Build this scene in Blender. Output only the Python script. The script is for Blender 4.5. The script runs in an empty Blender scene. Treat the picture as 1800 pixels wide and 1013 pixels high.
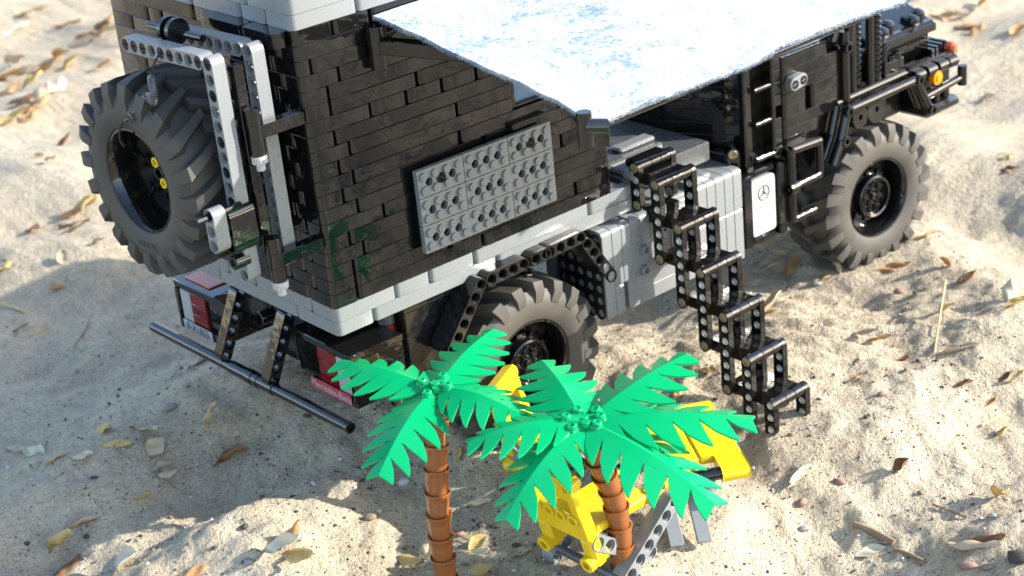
import bpy, math, random
import numpy as np
from mathutils import Matrix, Vector
R_ = math.radians
pi = math.pi
U = 0.008            # one stud = 8 mm; every dimension below is in studs
GZ = 15.0            # stud height 0 (underside of the truck's grey rail) is 15 studs above the sand datum
scene = bpy.context.scene
COL = scene.collection
random.seed(7)
rng = np.random.default_rng(11)

# ------------------------------------------------------------------ camera
CAM_A, CAM_B, CAM_C = -0.66886, 1.14562, -0.10634
CAM_LOC = np.array([-55.061, -88.620, 49.218])
FPX = 3032.54
def rotm(a, b, c):
    return Matrix.Rotation(a, 4, 'Z') @ Matrix.Rotation(b, 4, 'X') @ Matrix.Rotation(c, 4, 'Z')
CAMM = rotm(CAM_A, CAM_B, CAM_C)
cam_d = bpy.data.cameras.new('camera'); cam = bpy.data.objects.new('camera', cam_d); COL.objects.link(cam)
cam.matrix_world = Matrix.Translation((CAM_LOC[0]*U, CAM_LOC[1]*U, (CAM_LOC[2]+GZ)*U)) @ CAMM
cam_d.sensor_width = 36.0; cam_d.lens = FPX/1800*36.0
cam_d.clip_start = 0.01; cam_d.clip_end = 200
cam_d.dof.use_dof = True; cam_d.dof.focus_distance = 112*U; cam_d.dof.aperture_fstop = 16
scene.camera = cam
# ------------------------------------------------------------------ light
SUN = Vector((1.16, -1.0, 0.72)).normalized()
w = bpy.data.worlds.new('World'); scene.world = w; w.use_nodes = True
nt = w.node_tree; bg = nt.nodes['Background']
sky = nt.nodes.new('ShaderNodeTexSky'); sky.sky_type = 'NISHITA'; sky.sun_disc = False
sky.sun_elevation = math.asin(SUN.z); sky.sun_rotation = math.atan2(SUN.x, SUN.y)
nt.links.new(sky.outputs[0], bg.inputs[0]); bg.inputs[1].default_value = 0.15
sd = bpy.data.lights.new('sun', 'SUN'); so = bpy.data.objects.new('sun', sd); COL.objects.link(so)
sd.energy = 3.1; sd.angle = R_(0.6); sd.color = (1.0, 0.95, 0.86)
so.rotation_euler = SUN.to_track_quat('Z', 'Y').to_euler(); so.location = (0, 0, 3)
scene.view_settings.view_transform = 'Standard'; scene.view_settings.look = 'None'
scene.view_settings.exposure = 1.88; scene.view_settings.gamma = 1.0
scene.view_settings.use_curve_mapping = False
scene.render.engine = 'CYCLES'

# ------------------------------------------------------------------ materials
def newmat(name):
    m = bpy.data.materials.new(name); m.use_nodes = True
    return m, m.node_tree, m.node_tree.nodes['Principled BSDF']
def N(t, kind, **kw):
    n = t.nodes.new(kind)
    for k, v in kw.items():
        if k in n.inputs: n.inputs[k].default_value = v
        else: setattr(n, k, v)
    return n
def coords(t, space='Object'):
    return t.nodes.new('ShaderNodeTexCoord').outputs[space]
def noise(t, co, scale, detail=4, rough=0.55):
    n = N(t, 'ShaderNodeTexNoise'); n.inputs['Scale'].default_value = scale
    n.inputs['Detail'].default_value = detail; n.inputs['Roughness'].default_value = rough
    t.links.new(co, n.inputs['Vector']); return n.outputs['Fac']
def ramp(t, fac, stops):
    r = t.nodes.new('ShaderNodeValToRGB'); e = r.color_ramp.elements
    while len(e) < len(stops): e.new(0.5)
    for k, (p, c) in enumerate(stops):
        e[k].position = p; e[k].color = (c if isinstance(c, tuple) else (c, c, c)) + (1,)
    t.links.new(fac, r.inputs[0]); return r.outputs[0]
def mix(t, fac, a, b):
    m = N(t, 'ShaderNodeMix', data_type='RGBA')
    if isinstance(fac, float): m.inputs[0].default_value = fac
    else: t.links.new(fac, m.inputs[0])
    for i, v in ((6, a), (7, b)):
        if isinstance(v, tuple): m.inputs[i].default_value = v + (1,)
        else: t.links.new(v, m.inputs[i])
    return m.outputs[2]
def bump(t, p, h, strength, dist):
    b = N(t, 'ShaderNodeBump'); b.inputs['Strength'].default_value = strength; b.inputs['Distance'].default_value = dist
    t.links.new(h, b.inputs['Height']); t.links.new(b.outputs[0], p.inputs['Normal'])
def plastic(name, col, rough=0.16, dust=0.10, wavy=0.10, spec=0.5, dustcol=(0.40, 0.34, 0.26), sss=0.0):
    """moulded plastic: slightly wavy gloss, fine scuffs and a film of sand dust"""
    m, t, p = newmat(name)
    geo = t.nodes.new('ShaderNodeNewGeometry'); co = geo.outputs['Position']
    n1 = noise(t, co, 260, 5); n2 = noise(t, co, 2600, 2)
    d = ramp(t, n1, [(0.48, 0.0), (0.75, dust)])
    specks = ramp(t, n2, [(0.66, 0.0), (0.72, min(1.0, dust*2.2))])
    mx = N(t, 'ShaderNodeMath', operation='MAXIMUM'); t.links.new(d, mx.inputs[0]); t.links.new(specks, mx.inputs[1])
    t.links.new(mix(t, mx.outputs[0], col, dustcol), p.inputs['Base Color'])
    t.links.new(ramp(t, n1, [(0.35, rough), (0.8, min(1, rough*1.2+0.01))]), p.inputs['Roughness'])
    p.inputs['Specular IOR Level'].default_value = spec
    if sss: p.inputs['Subsurface Weight'].default_value = sss; p.inputs['Subsurface Radius'].default_value = (.003, .003, .003); p.inputs['Subsurface Scale'].default_value = 0.3
    if wavy:
        bump(t, p, noise(t, co, 110, 2), wavy, 0.0018)
    return m
BLACK = plastic('black_plastic', (0.005, 0.005, 0.0052), 0.03, 0.006, 0.10, 0.62)
BLACKM = plastic('black_plastic_scuffed', (0.008, 0.008, 0.008), 0.14, 0.05, 0.06)
GREY = plastic('light_grey_plastic', (0.175, 0.185, 0.19), 0.26, 0.0, 0.0)
DGREY = plastic('dark_grey_shaded_plastic', (0.065, 0.07, 0.075), 0.25, 0.08, 0.05)  # tone lowered: the deck's awning shade is put into this grey
WHITE = plastic('white_plastic', (0.36, 0.36, 0.355), 0.25, 0.0, 0.02)
YELLOW = plastic('yellow_plastic', (0.62, 0.43, 0.005), 0.2, 0.04, 0.04, sss=0.0)
GREEN = plastic('green_plastic', (0.002, 0.40, 0.145), 0.2, 0.0, 0.02)
_t = GREEN.node_tree; _tr = N(_t, 'ShaderNodeBsdfTranslucent'); _tr.inputs[0].default_value = (.03, .70, .32, 1); _ms = N(_t, 'ShaderNodeMixShader'); _ms.inputs[0].default_value = .3
_t.links.new(_t.nodes['Principled BSDF'].outputs[0], _ms.inputs[1]); _t.links.new(_tr.outputs[0], _ms.inputs[2]); _t.links.new(_ms.outputs[0], _t.nodes['Material Output'].inputs[0])
BROWN = plastic('brown_plastic', (0.23, 0.075, 0.02), 0.25, 0.04, 0.04)
RED = plastic('red_plastic', (0.12, 0.003, 0.004), 0.15, 0.03, 0.04)
ORANGE = plastic('orange_plastic', (0.85, 0.22, 0.005), 0.12, 0.02, 0.02)
SALMON = plastic('coral_plastic', (0.62, 0.12, 0.05), 0.2, 0.03, 0.02)
PINK = plastic('pink_red_label', (0.32, 0.035, 0.055), 0.35, 0.03, 0.0)
TAN = plastic('tan_plastic', (0.26, 0.21, 0.12), 0.25, 0.03, 0.02)
SILVER, t, p = newmat('silver_hole_glint'); p.inputs['Base Color'].default_value = (.55, .55, .52, 1); p.inputs['Metallic'].default_value = .3; p.inputs['Roughness'].default_value = .22  # silvery gleam of open beam holes, put into the colour
GLASS, t, p = newmat('blue_window_glass'); p.inputs['Base Color'].default_value = (.10, .19, .32, 1); p.inputs['Roughness'].default_value = .06
LENSC, t, p = newmat('clear_lens'); p.inputs['Base Color'].default_value = (.30, .29, .29, 1); p.inputs['Roughness'].default_value = .08
def rubber(name, k):
    m, t, p = newmat(name); co = coords(t); n1 = noise(t, co, 45, 6, .65); n2 = noise(t, co, 900, 2)
    f = ramp(t, n1, [(0.30, k*0.4), (0.62, k)])
    c = mix(t, f, (0.015, 0.0145, 0.014), (0.30, 0.265, 0.215))
    t.links.new(c, p.inputs['Base Color']); p.inputs['Roughness'].default_value = 0.62
    bump(t, p, n2, 0.25, 0.0002); return m
RUBBER = rubber('dusty_rubber', 0.18); RUBBER2 = rubber('clean_rubber', 0.085)

# sand
SAND, t, p = newmat('sand')
co = coords(t)
big = noise(t, co, 9, 5); mid = noise(t, co, 60, 6, .7); fine = noise(t, co, 900, 3, .7); fine2 = noise(t, co, 2400, 2)
c0 = mix(t, ramp(t, big, [(0.35, 0.0), (0.65, 1.0)]), (0.38, 0.305, 0.205), (0.48, 0.40, 0.285))
c1 = mix(t, ramp(t, mid, [(0.40, 0.0), (0.66, .55)]), c0, (0.27, 0.21, 0.14))
grain = noise(t, co, 330, 4, .75)
c1 = mix(t, ramp(t, grain, [(0.30, .6), (0.46, 0.0)]), c1, (0.15, 0.12, 0.09))
c1 = mix(t, ramp(t, grain, [(0.54, 0.0), (0.72, .55)]), c1, (0.62, 0.54, 0.41))
c2 = mix(t, ramp(t, fine, [(0.50, 0.0), (0.72, 1.0)]), c1, (0.60, 0.53, 0.41))
c3 = mix(t, ramp(t, fine, [(0.28, 1.0), (0.42, 0.0)]), c2, (0.09, 0.072, 0.055))
v = N(t, 'ShaderNodeTexVoronoi'); v.inputs['Scale'].default_value = 330; t.links.new(co, v.inputs['Vector'])
vs = ramp(t, v.outputs['Distance'], [(0.14, 1.0), (0.24, 0.0)])
vcol = ramp(t, N(t, 'ShaderNodeSeparateColor').outputs[0], [(0, 0.0), (1, 1.0)])
sep = N(t, 'ShaderNodeSeparateColor'); t.links.new(v.outputs['Color'], sep.inputs[0])
gate = ramp(t, sep.outputs[0], [(0.70, 0.0), (0.72, 1.0)])
mm = N(t, 'ShaderNodeMath', operation='MULTIPLY'); t.links.new(vs, mm.inputs[0]); t.links.new(gate, mm.inputs[1])
c4 = mix(t, mm.outputs[0], c3, (0.075, 0.06, 0.05))
t.links.new(c4, p.inputs['Base Color']); p.inputs['Roughness'].default_value = 0.92; p.inputs['Specular IOR Level'].default_value = 0.2
ad = N(t, 'ShaderNodeMath', operation='MULTIPLY_ADD'); t.links.new(mid, ad.inputs[0]); ad.inputs[1].default_value = 2.2; t.links.new(grain, ad.inputs[2])
bump(t, p, ad.outputs[0], 1.0, 0.0022)

# felt cloth: white wool over blue
FELT, t, p = newmat('white_blue_felt')
co = coords(t); a = noise(t, co, 70, 8, .78); b = noise(t, co, 420, 4, .8); s = noise(t, co, 9, 3)
ad = N(t, 'ShaderNodeMath', operation='MULTIPLY_ADD'); t.links.new(b, ad.inputs[0]); ad.inputs[1].default_value = 0.9; t.links.new(a, ad.inputs[2])
ad2 = N(t, 'ShaderNodeMath', operation='MULTIPLY_ADD'); t.links.new(s, ad2.inputs[0]); ad2.inputs[1].default_value = 0.5; t.links.new(ad.outputs[0], ad2.inputs[2])
c = ramp(t, ad2.outputs[0], [(0.98, (0.12, 0.24, 0.52)), (1.16, (0.55, 0.66, 0.86)), (1.30, (0.80, 0.83, 0.88))])
# colour ramps clamp at 1: rescale the factor first
sc = N(t, 'ShaderNodeMapRange'); sc.inputs[1].default_value = 0.80; sc.inputs[2].default_value = 1.42
t.links.new(ad2.outputs[0], sc.inputs[0])
c = ramp(t, sc.outputs[0], [(0.26, (0.04, 0.10, 0.26)), (0.46, (0.14, 0.21, 0.36)), (0.64, (0.36, 0.40, 0.45))])
t.links.new(c, p.inputs['Base Color']); p.inputs['Roughness'].default_value = 0.95; p.inputs['Specular IOR Level'].default_value = .1
p.inputs['Sheen Weight'].default_value = .3
bump(t, p, b, 0.8, 0.0008)

def leafmat(name, c1, c2, c3):
    m, t, p = newmat(name); co = coords(t)
    n1 = noise(t, co, 120, 5, .6); n2 = noise(t, co, 600, 3)
    a = mix(t, ramp(t, n1, [(0.38, 0.0), (0.62, 1.0)]), c1, c2)
    b = mix(t, ramp(t, n2, [(0.56, 0.0), (0.74, .8)]), a, c3)
    t.links.new(b, p.inputs['Base Color']); p.inputs['Roughness'].default_value = .6
    tr = N(t, 'ShaderNodeBsdfTranslucent'); t.links.new(b, tr.inputs[0])
    ms = N(t, 'ShaderNodeMixShader'); ms.inputs[0].default_value = .28
    out = t.nodes['Material Output']; t.links.new(p.outputs[0], ms.inputs[1]); t.links.new(tr.outputs[0], ms.inputs[2]); t.links.new(ms.outputs[0], out.inputs[0])
    bump(t, p, n1, .4, .0006); return m
LEAF = {
 'yellow': leafmat('leaf_yellow', (.52, .36, .10), (.58, .44, .20), (.32, .18, .06)),
 'tan': leafmat('leaf_tan', (.48, .36, .22), (.56, .46, .32), (.30, .19, .10)),
 'orange': leafmat('leaf_orange', (.46, .22, .07), (.54, .34, .15), (.24, .11, .05)),
 'brown': leafmat('leaf_brown', (.17, .075, .03), (.28, .14, .06), (.08, .035, .02)),
 'pale': leafmat('leaf_pale', (.60, .52, .36), (.66, .60, .46), (.40, .30, .18)),
}
def stonemat(name, c):
    m, t, p = newmat(name); co = coords(t)
    t.links.new(mix(t, noise(t, co, 400, 4), tuple(v*.6 for v in c), tuple(min(1, v*1.3) for v in c)), p.inputs['Base Color'])
    p.inputs['Roughness'].default_value = .8; return m
STONE = {k: stonemat('stone_'+k, c) for k, c in dict(red=(.26, .15, .115), grey=(.22, .215, .21), brown=(.20, .145, .10), white=(.55, .52, .48), dark=(.05, .042, .036)).items()}
STRAW = stonemat('straw', (.52, .40, .20)); TWIG = stonemat('twig', (.22, .15, .09))
CORD = stonemat('cord_black', (.015, .015, .015))

# ------------------------------------------------------------------ mesh helpers (stud units)
def mk(name, verts, faces, mat, ang=38):
    me = bpy.data.meshes.new(name)
    me.from_pydata((np.asarray(verts, float)*U).tolist(), [], faces)
    me.materials.append(mat)
    me.polygons.foreach_set('use_smooth', [True]*len(me.polygons))
    me.set_sharp_from_angle(angle=R_(ang)); me.update()
    return me
class MB:
    def __init__(s): s.v = []; s.f = []
    def add(s, v, f, m=None):
        o = len(s.v); v = [tuple(q) for q in v]
        if m is not None: v = [tuple(m @ Vector(q)) for q in v]
        s.v += v; s.f += [tuple(i+o for i in q) for q in f]; return s
    def box(s, x0, x1, y0, y1, z0, z1, b=0.05, m=None):
        o = [(x0, y0), (x1, y0), (x1, y1), (x0, y1)]
        r = [(x0+b, y0), (x1-b, y0), (x1, y0+b), (x1, y1-b), (x1-b, y1), (x0+b, y1), (x0, y1-b), (x0, y0+b)]
        return s.add(*prism(r, z0, z1, b), m=m)
    def cyl(s, p0, p1, r0, r1=None, seg=16, bev=0.03):
        r1 = r0 if r1 is None else r1
        p0 = Vector(p0); p1 = Vector(p1); d = p1-p0; L = d.length
        q = d.to_track_quat('Z', 'Y').to_matrix().to_4x4(); q.translation = p0
        prof = [(0, 0), (max(r0-bev, .01), 0), (r0, bev), (r1, L-bev), (max(r1-bev, .01), L), (0, L)]
        return s.add(*lathe(prof, seg), m=q)
    def ring(s, p0, p1, ro, ri, seg=16):
        p0 = Vector(p0); p1 = Vector(p1); d = p1-p0; L = d.length
        q = d.to_track_quat('Z', 'Y').to_matrix().to_4x4(); q.translation = p0
        prof = [(ri, 0), (ro-.03, 0), (ro, .03), (ro, L-.03), (ro-.03, L), (ri, L), (ri, 0)]
        return s.add(*lathe(prof, seg), m=q)
    def path(s, pts, r, seg=8):
        for a, b in zip(pts[:-1], pts[1:]): s.cyl(a, b, r, seg=seg, bev=r*.04)
        return s
    def mesh(s, name, mat, ang=38): return mk(name, s.v, s.f, mat, ang)
def lathe(prof, seg=24):
    """profile of (radius, z), turned about z; outward when the profile runs from low z outwards to high z"""
    v = []; f = []; idx = []
    for r, z in prof:
        if r < 1e-6: idx.append([len(v)]*seg); v.append((0, 0, z))
        else:
            idx.append(list(range(len(v), len(v)+seg)))
            v += [(r*math.cos(2*pi*k/seg), r*math.sin(2*pi*k/seg), z) for k in range(seg)]
    for a, b in zip(idx[:-1], idx[1:]):
        for k in range(seg):
            j = (k+1) % seg; q = [a[k], a[j], b[j], b[k]]; u = []
            for i in q:
                if i not in u: u.append(i)
            if len(u) > 2: f.append(tuple(u))
    return v, f
def inset(o, b):
    n = len(o); r = []
    for i in range(n):
        p0 = Vector(o[i-1]); p1 = Vector(o[i]); p2 = Vector(o[(i+1) % n])
        e1 = (p1-p0); e2 = (p2-p1)
        if e1.length < 1e-9 or e2.length < 1e-9: r.append(tuple(p1)); continue
        e1.normalize(); e2.normalize()
        n1 = Vector((-e1.y, e1.x)); n2 = Vector((-e2.y, e2.x)); m = n1+n2
        if m.length < 1e-6: r.append(tuple(p1)); continue
        m.normalize(); c = max(.35, m.dot(n1)); r.append(tuple(p1+m*(b/c)))
    return r
def prism(o, z0, z1, b=0.05):
    n = len(o); i_ = inset(o, b) if b > 0 else o
    rings = [(i_, z0), (o, z0+b), (o, z1-b), (i_, z1)] if b > 0 else [(o, z0), (o, z1)]
    v = []; f = []
    for ring, z in rings: v += [(x, y, z) for x, y in ring]
    for k in range(len(rings)-1):
        for i in range(n):
            j = (i+1) % n; f.append((k*n+i, k*n+j, (k+1)*n+j, (k+1)*n+i))
    f.append(tuple(reversed(range(n)))); f.append(tuple(range((len(rings)-1)*n, len(rings)*n)))
    return v, f
def arc(cx, cy, r, a0, a1, seg=6):
    return [(cx+r*math.cos(R_(a0+(a1-a0)*k/seg)), cy+r*math.sin(R_(a0+(a1-a0)*k/seg))) for k in range(seg+1)]
def stadium(n, hw=0.49, seg=7):
    return arc(n-1, 0, hw, -90, 90, seg)+arc(0, 0, hw, 90, 270, seg)
def barend(n, hw=0.49, r=0.34):
    x0, x1 = -.44+r, n-1+.44-r
    return arc(x1, -hw+r, r, -90, 0, 4)+arc(x1, hw-r, r, 0, 90, 4)+arc(x0, hw-r, r, 90, 180, 4)+arc(x0, -hw+r, r, 180, 270, 4)
_cache = {}
def flatbeam(n, mat, h=0.98):
    """beam lying flat (holes vertical), n studs long along x from -0.5, centred on y, z 0..1"""
    k = ('fb', n, mat.name)
    if k not in _cache: _cache[k] = mk('beam', *prism(barend(n), .01, .01+h, .022), mat)
    return _cache[k]
def Lbeam(a, b, mat):
    k = ('L', a, b, mat.name)
    if k not in _cache:
        o = arc(.41, .41, .40, 180, 270, 6)+arc(a-.31, .31, .30, -90, 0, 4)+arc(a-.31, .69, .30, 0, 90, 4)+[(.99, .99)]+arc(.69, b-.31, .30, 0, 90, 4)+arc(.31, b-.31, .30, 90, 180, 4)
        _cache[k] = mk('beam', *prism(o, .01, .99, .022), mat)
    return _cache[k]
def holed(n, th=0.96, seg=16, solid=()):
    """technic beam: n round holes along local z, length along x from hole 0 at the origin"""
    v = []; f = []
    rb, rh, dp = .40, .31, .12; h = th/2; hw = .485
    for c in range(n):
        def outer(a):
            dx, dy = math.cos(a), math.sin(a)
            if c == n-1 and dx > 0 or c == 0 and dx < 0: return (c+hw*dx, hw*dy)
            t = min(.5/abs(dx) if abs(dx) > 1e-9 else 9, hw/abs(dy) if abs(dy) > 1e-9 else 9)
            return (c+t*dx, t*dy)
        an = [2*pi*(k+.5)/seg for k in range(seg)]
        # square corners need exact samples: use 8-fold aligned angles
        an = []
        ca = math.atan2(hw, .5)
        for q in range(4):
            base = [0, ca, pi/2, pi-ca, pi, pi+ca, 1.5*pi, 2*pi-ca, 2*pi]
        for q in range(8):
            for k in range(seg//8): an.append(base[q]+(base[q+1]-base[q])*k/(seg//8))
        s0 = len(v); S = seg
        O = [outer(a) for a in an]; I = [(c+math.cos(a), math.sin(a)) for a in an]
        def ringpts(r, z): return [(c+r*math.cos(a), r*math.sin(a), z) for a in an]
        rings = [[(x, y, -h) for x, y in O], ringpts(rb, -h), ringpts(rb, -h+dp), ringpts(rh, -h+dp), ringpts(rh, h-dp), ringpts(rb, h-dp), ringpts(rb, h), [(x, y, h) for x, y in O]]
        for r in rings: v += r
        for k in range(7):
            for i in range(S):
                j = (i+1) % S; f.append((s0+k*S+i, s0+(k+1)*S+i, s0+(k+1)*S+j, s0+k*S+j))
        for i in range(S):                                      # outer skin
            j = (i+1) % S; x0 = O[i][0]; x1 = O[j][0]
            left = abs(x0-(c-.5)) < 1e-6 and abs(x1-(c-.5)) < 1e-6 and c > 0
            right = abs(x0-(c+.5)) < 1e-6 and abs(x1-(c+.5)) < 1e-6 and c < n-1
            if not (left or right): f.append((s0+i, s0+j, s0+7*S+j, s0+7*S+i))
    return v, f
def holebeam(n, mat):
    k = ('hb', n, mat.name)
    if k not in _cache: _cache[k] = mk('holed_beam', *holed(n), mat, 30)
    return _cache[k]
ABS = {}
def put(name, me, parent=None, loc=(0, 0, 0), rot=None, local=False):
    """link a mesh; loc in studs, absolute truck coordinates unless local"""
    o = bpy.data.objects.new(name, me); COL.objects.link(o)
    if local: o.parent = parent; o.location = Vector(loc)*U
    else:
        base = ABS.get(parent.name, Vector((0, 0, -GZ))) if parent else Vector((0, 0, -GZ))
        o.parent = parent; o.location = (Vector(loc)-base)*U
        ABS[o.name] = Vector(loc)
    if rot is not None:
        o.rotation_mode = 'QUATERNION' if not isinstance(rot, (tuple, list)) else 'XYZ'
        if isinstance(rot, (tuple, list)): o.rotation_euler = [R_(a) for a in rot]
        else: o.rotation_quaternion = rot.to_quaternion()
    return o
def thing(name, label, cat, loc, group=None, rotz=0):
    o = put(name, None, None, loc, (0, 0, rotz)); tag(o, label, cat, group); o.empty_display_size = .02; return o
def tag(o, label, cat, group=None):
    o['label'] = label; o['category'] = cat
    if group: o['group'] = group
    return o
def axes(xd, zd):
    x = Vector(xd).normalized(); z = Vector(zd).normalized(); y = z.cross(x).normalized(); z = x.cross(y)
    return Matrix((x, y, z)).transposed()
def pinmesh(mat, cross=True):
    k = ('pin', mat.name, cross)
    if k not in _cache:
        b = MB()
        if cross:
            for a in range(4):
                q = Matrix.Rotation(a*pi/2, 4, 'Z')
                b.add(*prism([(.05, .05)]+arc(0, 0, .30, 12, 78, 4), -.4, .4, .0), m=q)
            b.cyl((0, 0, -.3), (0, 0, .3), .3, seg=12)
            b.ring((0, 0, -.42), (0, 0, .42), .37, .30, 14)
        else:
            b.ring((0, 0, -.28), (0, 0, .28), .36, .26, 14); b.cyl((0, 0, -.2), (0, 0, .2), .26, seg=10)
        _cache[k] = b.mesh('pin', mat)
    return _cache[k]

def plugmesh():
    if 'plug' not in _cache:
        b = MB(); b.add(*lathe([(.31, -.2), (.31, .14), (.24, .2), (.1, .12), (0, .1)], 12)); _cache['plug'] = b.mesh('pin', SILVER)  # silver plug standing in for the reflection inside an open hole
    return _cache['plug']
# ------------------------------------------------------------------ terrain
class Noise2:
    def __init__(s, seed):
        r = np.random.default_rng(seed); s.p = r.permutation(512); a = r.random(512)*2*pi; s.gx = np.cos(a); s.gy = np.sin(a)
    def __call__(s, x, y):
        xi = np.floor(x).astype(int); yi = np.floor(y).astype(int); fx = x-xi; fy = y-yi
        u = fx*fx*fx*(fx*(fx*6-15)+10); v_ = fy*fy*fy*(fy*(fy*6-15)+10)
        def g(ix, iy, dx, dy):
            h = s.p[(s.p[ix & 511]+iy) & 511]; return s.gx[h]*dx+s.gy[h]*dy
        a = g(xi, yi, fx, fy); b = g(xi+1, yi, fx-1, fy); c = g(xi, yi+1, fx, fy-1); d = g(xi+1, yi+1, fx-1, fy-1)
        return (a*(1-u)+b*u)*(1-v_)+(c*(1-u)+d*u)*v_
NA, NB, NC, ND = Noise2(3), Noise2(5), Noise2(8), Noise2(13)
def gs(x, y, cx, cy, sx, sy=None, rot=0):
    sy = sy or sx; c, s = math.cos(R_(rot)), math.sin(R_(rot)); dx = x-cx; dy = y-cy
    return np.exp(-.5*(((dx*c+dy*s)/sx)**2+((-dx*s+dy*c)/sy)**2))
DIMPLES = [(rng.uniform(-35, 80), rng.uniform(-42, 60), rng.uniform(.7, 2.6), rng.uniform(-.75, .45)) for _ in range(190)]
def height(x, y):
    x = np.asarray(x, float); y = np.asarray(y, float)
    far = np.clip((np.hypot(x-20, y-5)-70)/120, 0, 1)
    h = -15.0+2.8*NA(x/27+.3, y/27)+3.3*NB(x/13, y/13+.7)
    rid = 1-np.abs(NC(x/5.2, y/5.2))*2
    h = h+.8*(rid-.6)*(.5+.9*NA(x/17, y/17+4))+.34*NC(x/2.3+9, y/2.3)+.17*ND(x/.95, y/.95)+.07*NA(x/.45, y/.45)
    h = h+far*(3.0*ND(x/45, y/45))
    for cx, cy, r, a in DIMPLES:
        m = (np.abs(x-cx) < 4*r) & (np.abs(y-cy) < 4*r)
        if m.any(): h = np.where(m, h+a*gs(x, y, cx, cy, r, r*.7, cx*37), h)
    # rut behind the rear axle and the bank beside it
    fade = 1/(1+np.exp((x-6)/3.0))
    h = h-1.3*fade*gs(x, y, -6, 15, 26, 3.6, -8)+1.0*fade*gs(x, y, -4, 8.2, 24, 2.2, -10)
    # mound under the front wheel falling away beyond it
    h = h+.7*gs(x, y, 56, -5, 8, 6)-3.4*gs(x, y, 69, -9, 6, 10, -30)+1.6*gs(x, y, 74, 14, 7, 9)+1.5*gs(x, y, 58, -20, 9, 5, -20)-1.3*gs(x, y, 38, -24, 6, 4, 20)-1.2*gs(x, y, 22, -31, 6, 4, 10)
    # lug imprints swept by the front tyre
    r = np.hypot(x-58, y-6); m = gs(x, y, 43, -6, 6.5, 4.5, 35)
    h = h+.42*m*np.sin(2*pi*r/2.0+.8*NB(x/3, y/3))
    # the foreground falls away from the ridge beside the palms
    fall = np.clip((10-x)/18, 0, 1.3); h = h-3.6*fall**1.3*(1/(1+np.exp((y-3)/2.2)))
    h = h-3.0*np.clip((46-x)/22, 0, 1.15)*(1/(1+np.exp((y+18)/1.8)))  # right foreground tilted away from the sun to come out duller
    for cx in (16.4, 57.0):
        r = np.hypot((x-cx)/1.35, y-2.4); h = h+.75*np.exp(-((r-3.7)/1.0)**2)
    r = np.hypot(x-29.5, y+13.6); h = h+.35*np.exp(-((r-2.6)/.7)**2)
    # flat seats for wheels, ladder, furniture
    for cx, cy, rr, z in [(16.4, 1.5, 4.2, -14.75), (57, 1.5, 4.6, -14.8), (16.4, 22, 3.6, -15.3), (57, 22, 3.6, -15.3), (29.5, -13.5, 2.6, -14.7), (7, -17, 3.4, -14.9), (13, -6, 3.2, -14.9), (16.5, -14.5, 4.5, -15.0)]:
        k = gs(x, y, cx, cy, rr*.75); k = np.clip(k*1.5, 0, 1); h = h*(1-k)+(z+.25*(h+15))*k
    return h
def H(x, y): return float(height(np.array([x]), np.array([y]))[0])
_RM = np.array(CAMM.to_3x3())
def at(px, py):
    """ground point seen at a photograph pixel"""
    d = _RM @ np.array([(px-900)/FPX, -(py-506.5)/FPX, -1.0]); z = -15.0
    for _ in range(25):
        t_ = (z-CAM_LOC[2])/d[2]; q = CAM_LOC+t_*d; z = .5*z+.5*H(q[0], q[1])
    return float(q[0]), float(q[1])
def axis(lo, hi, step, out):
    a = list(np.arange(lo, hi+step, step)); s = step; x = a[-1]
    while x < out: s *= 1.09; x += s; a.append(x)
    s = step; x = a[0]
    while x > -out: s *= 1.09; x -= s; a.insert(0, x)
    return np.array(a)
ax = axis(-24, 66, .26, 1500); ay = axis(-34, 52, .26, 1500)
gx, gy = np.meshgrid(ax, ay, indexing='ij'); gz = height(gx, gy)
nx, ny = gx.shape
V = np.stack([gx.ravel(), gy.ravel(), gz.ravel()], 1)
ii, jj = np.meshgrid(np.arange(nx-1), np.arange(ny-1), indexing='ij'); b0 = (ii*ny+jj).ravel()
F = np.stack([b0, b0+ny, b0+ny+1, b0+1], 1)
me = bpy.data.meshes.new('sand'); me.vertices.add(len(V)); me.vertices.foreach_set('co', (V*U).ravel())
me.loops.add(F.size); me.loops.foreach_set('vertex_index', F.ravel()); me.polygons.add(len(F))
me.polygons.foreach_set('loop_start', np.arange(0, F.size, 4)); me.polygons.foreach_set('loop_total', np.full(len(F), 4))
me.polygons.foreach_set('use_smooth', np.ones(len(F), bool)); me.update(calc_edges=True); me.materials.append(SAND)
sand = put('sand', me, None, (0, 0, 0)); sand['kind'] = 'structure'; sand['label'] = 'pale rippled sand ground'

# ------------------------------------------------------------------ the truck
truck = thing('toy_truck', 'black toy expedition truck of plastic beams with grey rails and a spare wheel', 'toy truck', (33, 12, -15))
def part(name, mbo, mat, parent=None, ang=38, label=None):
    """a static part built in absolute truck coordinates"""
    base = ABS[(parent or truck).name]
    o = put(name, mk(name, np.array(mbo.v)-np.array(base), mbo.f, mat, ang), parent or truck, base)
    if label: o['label'] = label
    return o
LX, WY = 25.5, 24.0
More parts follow.
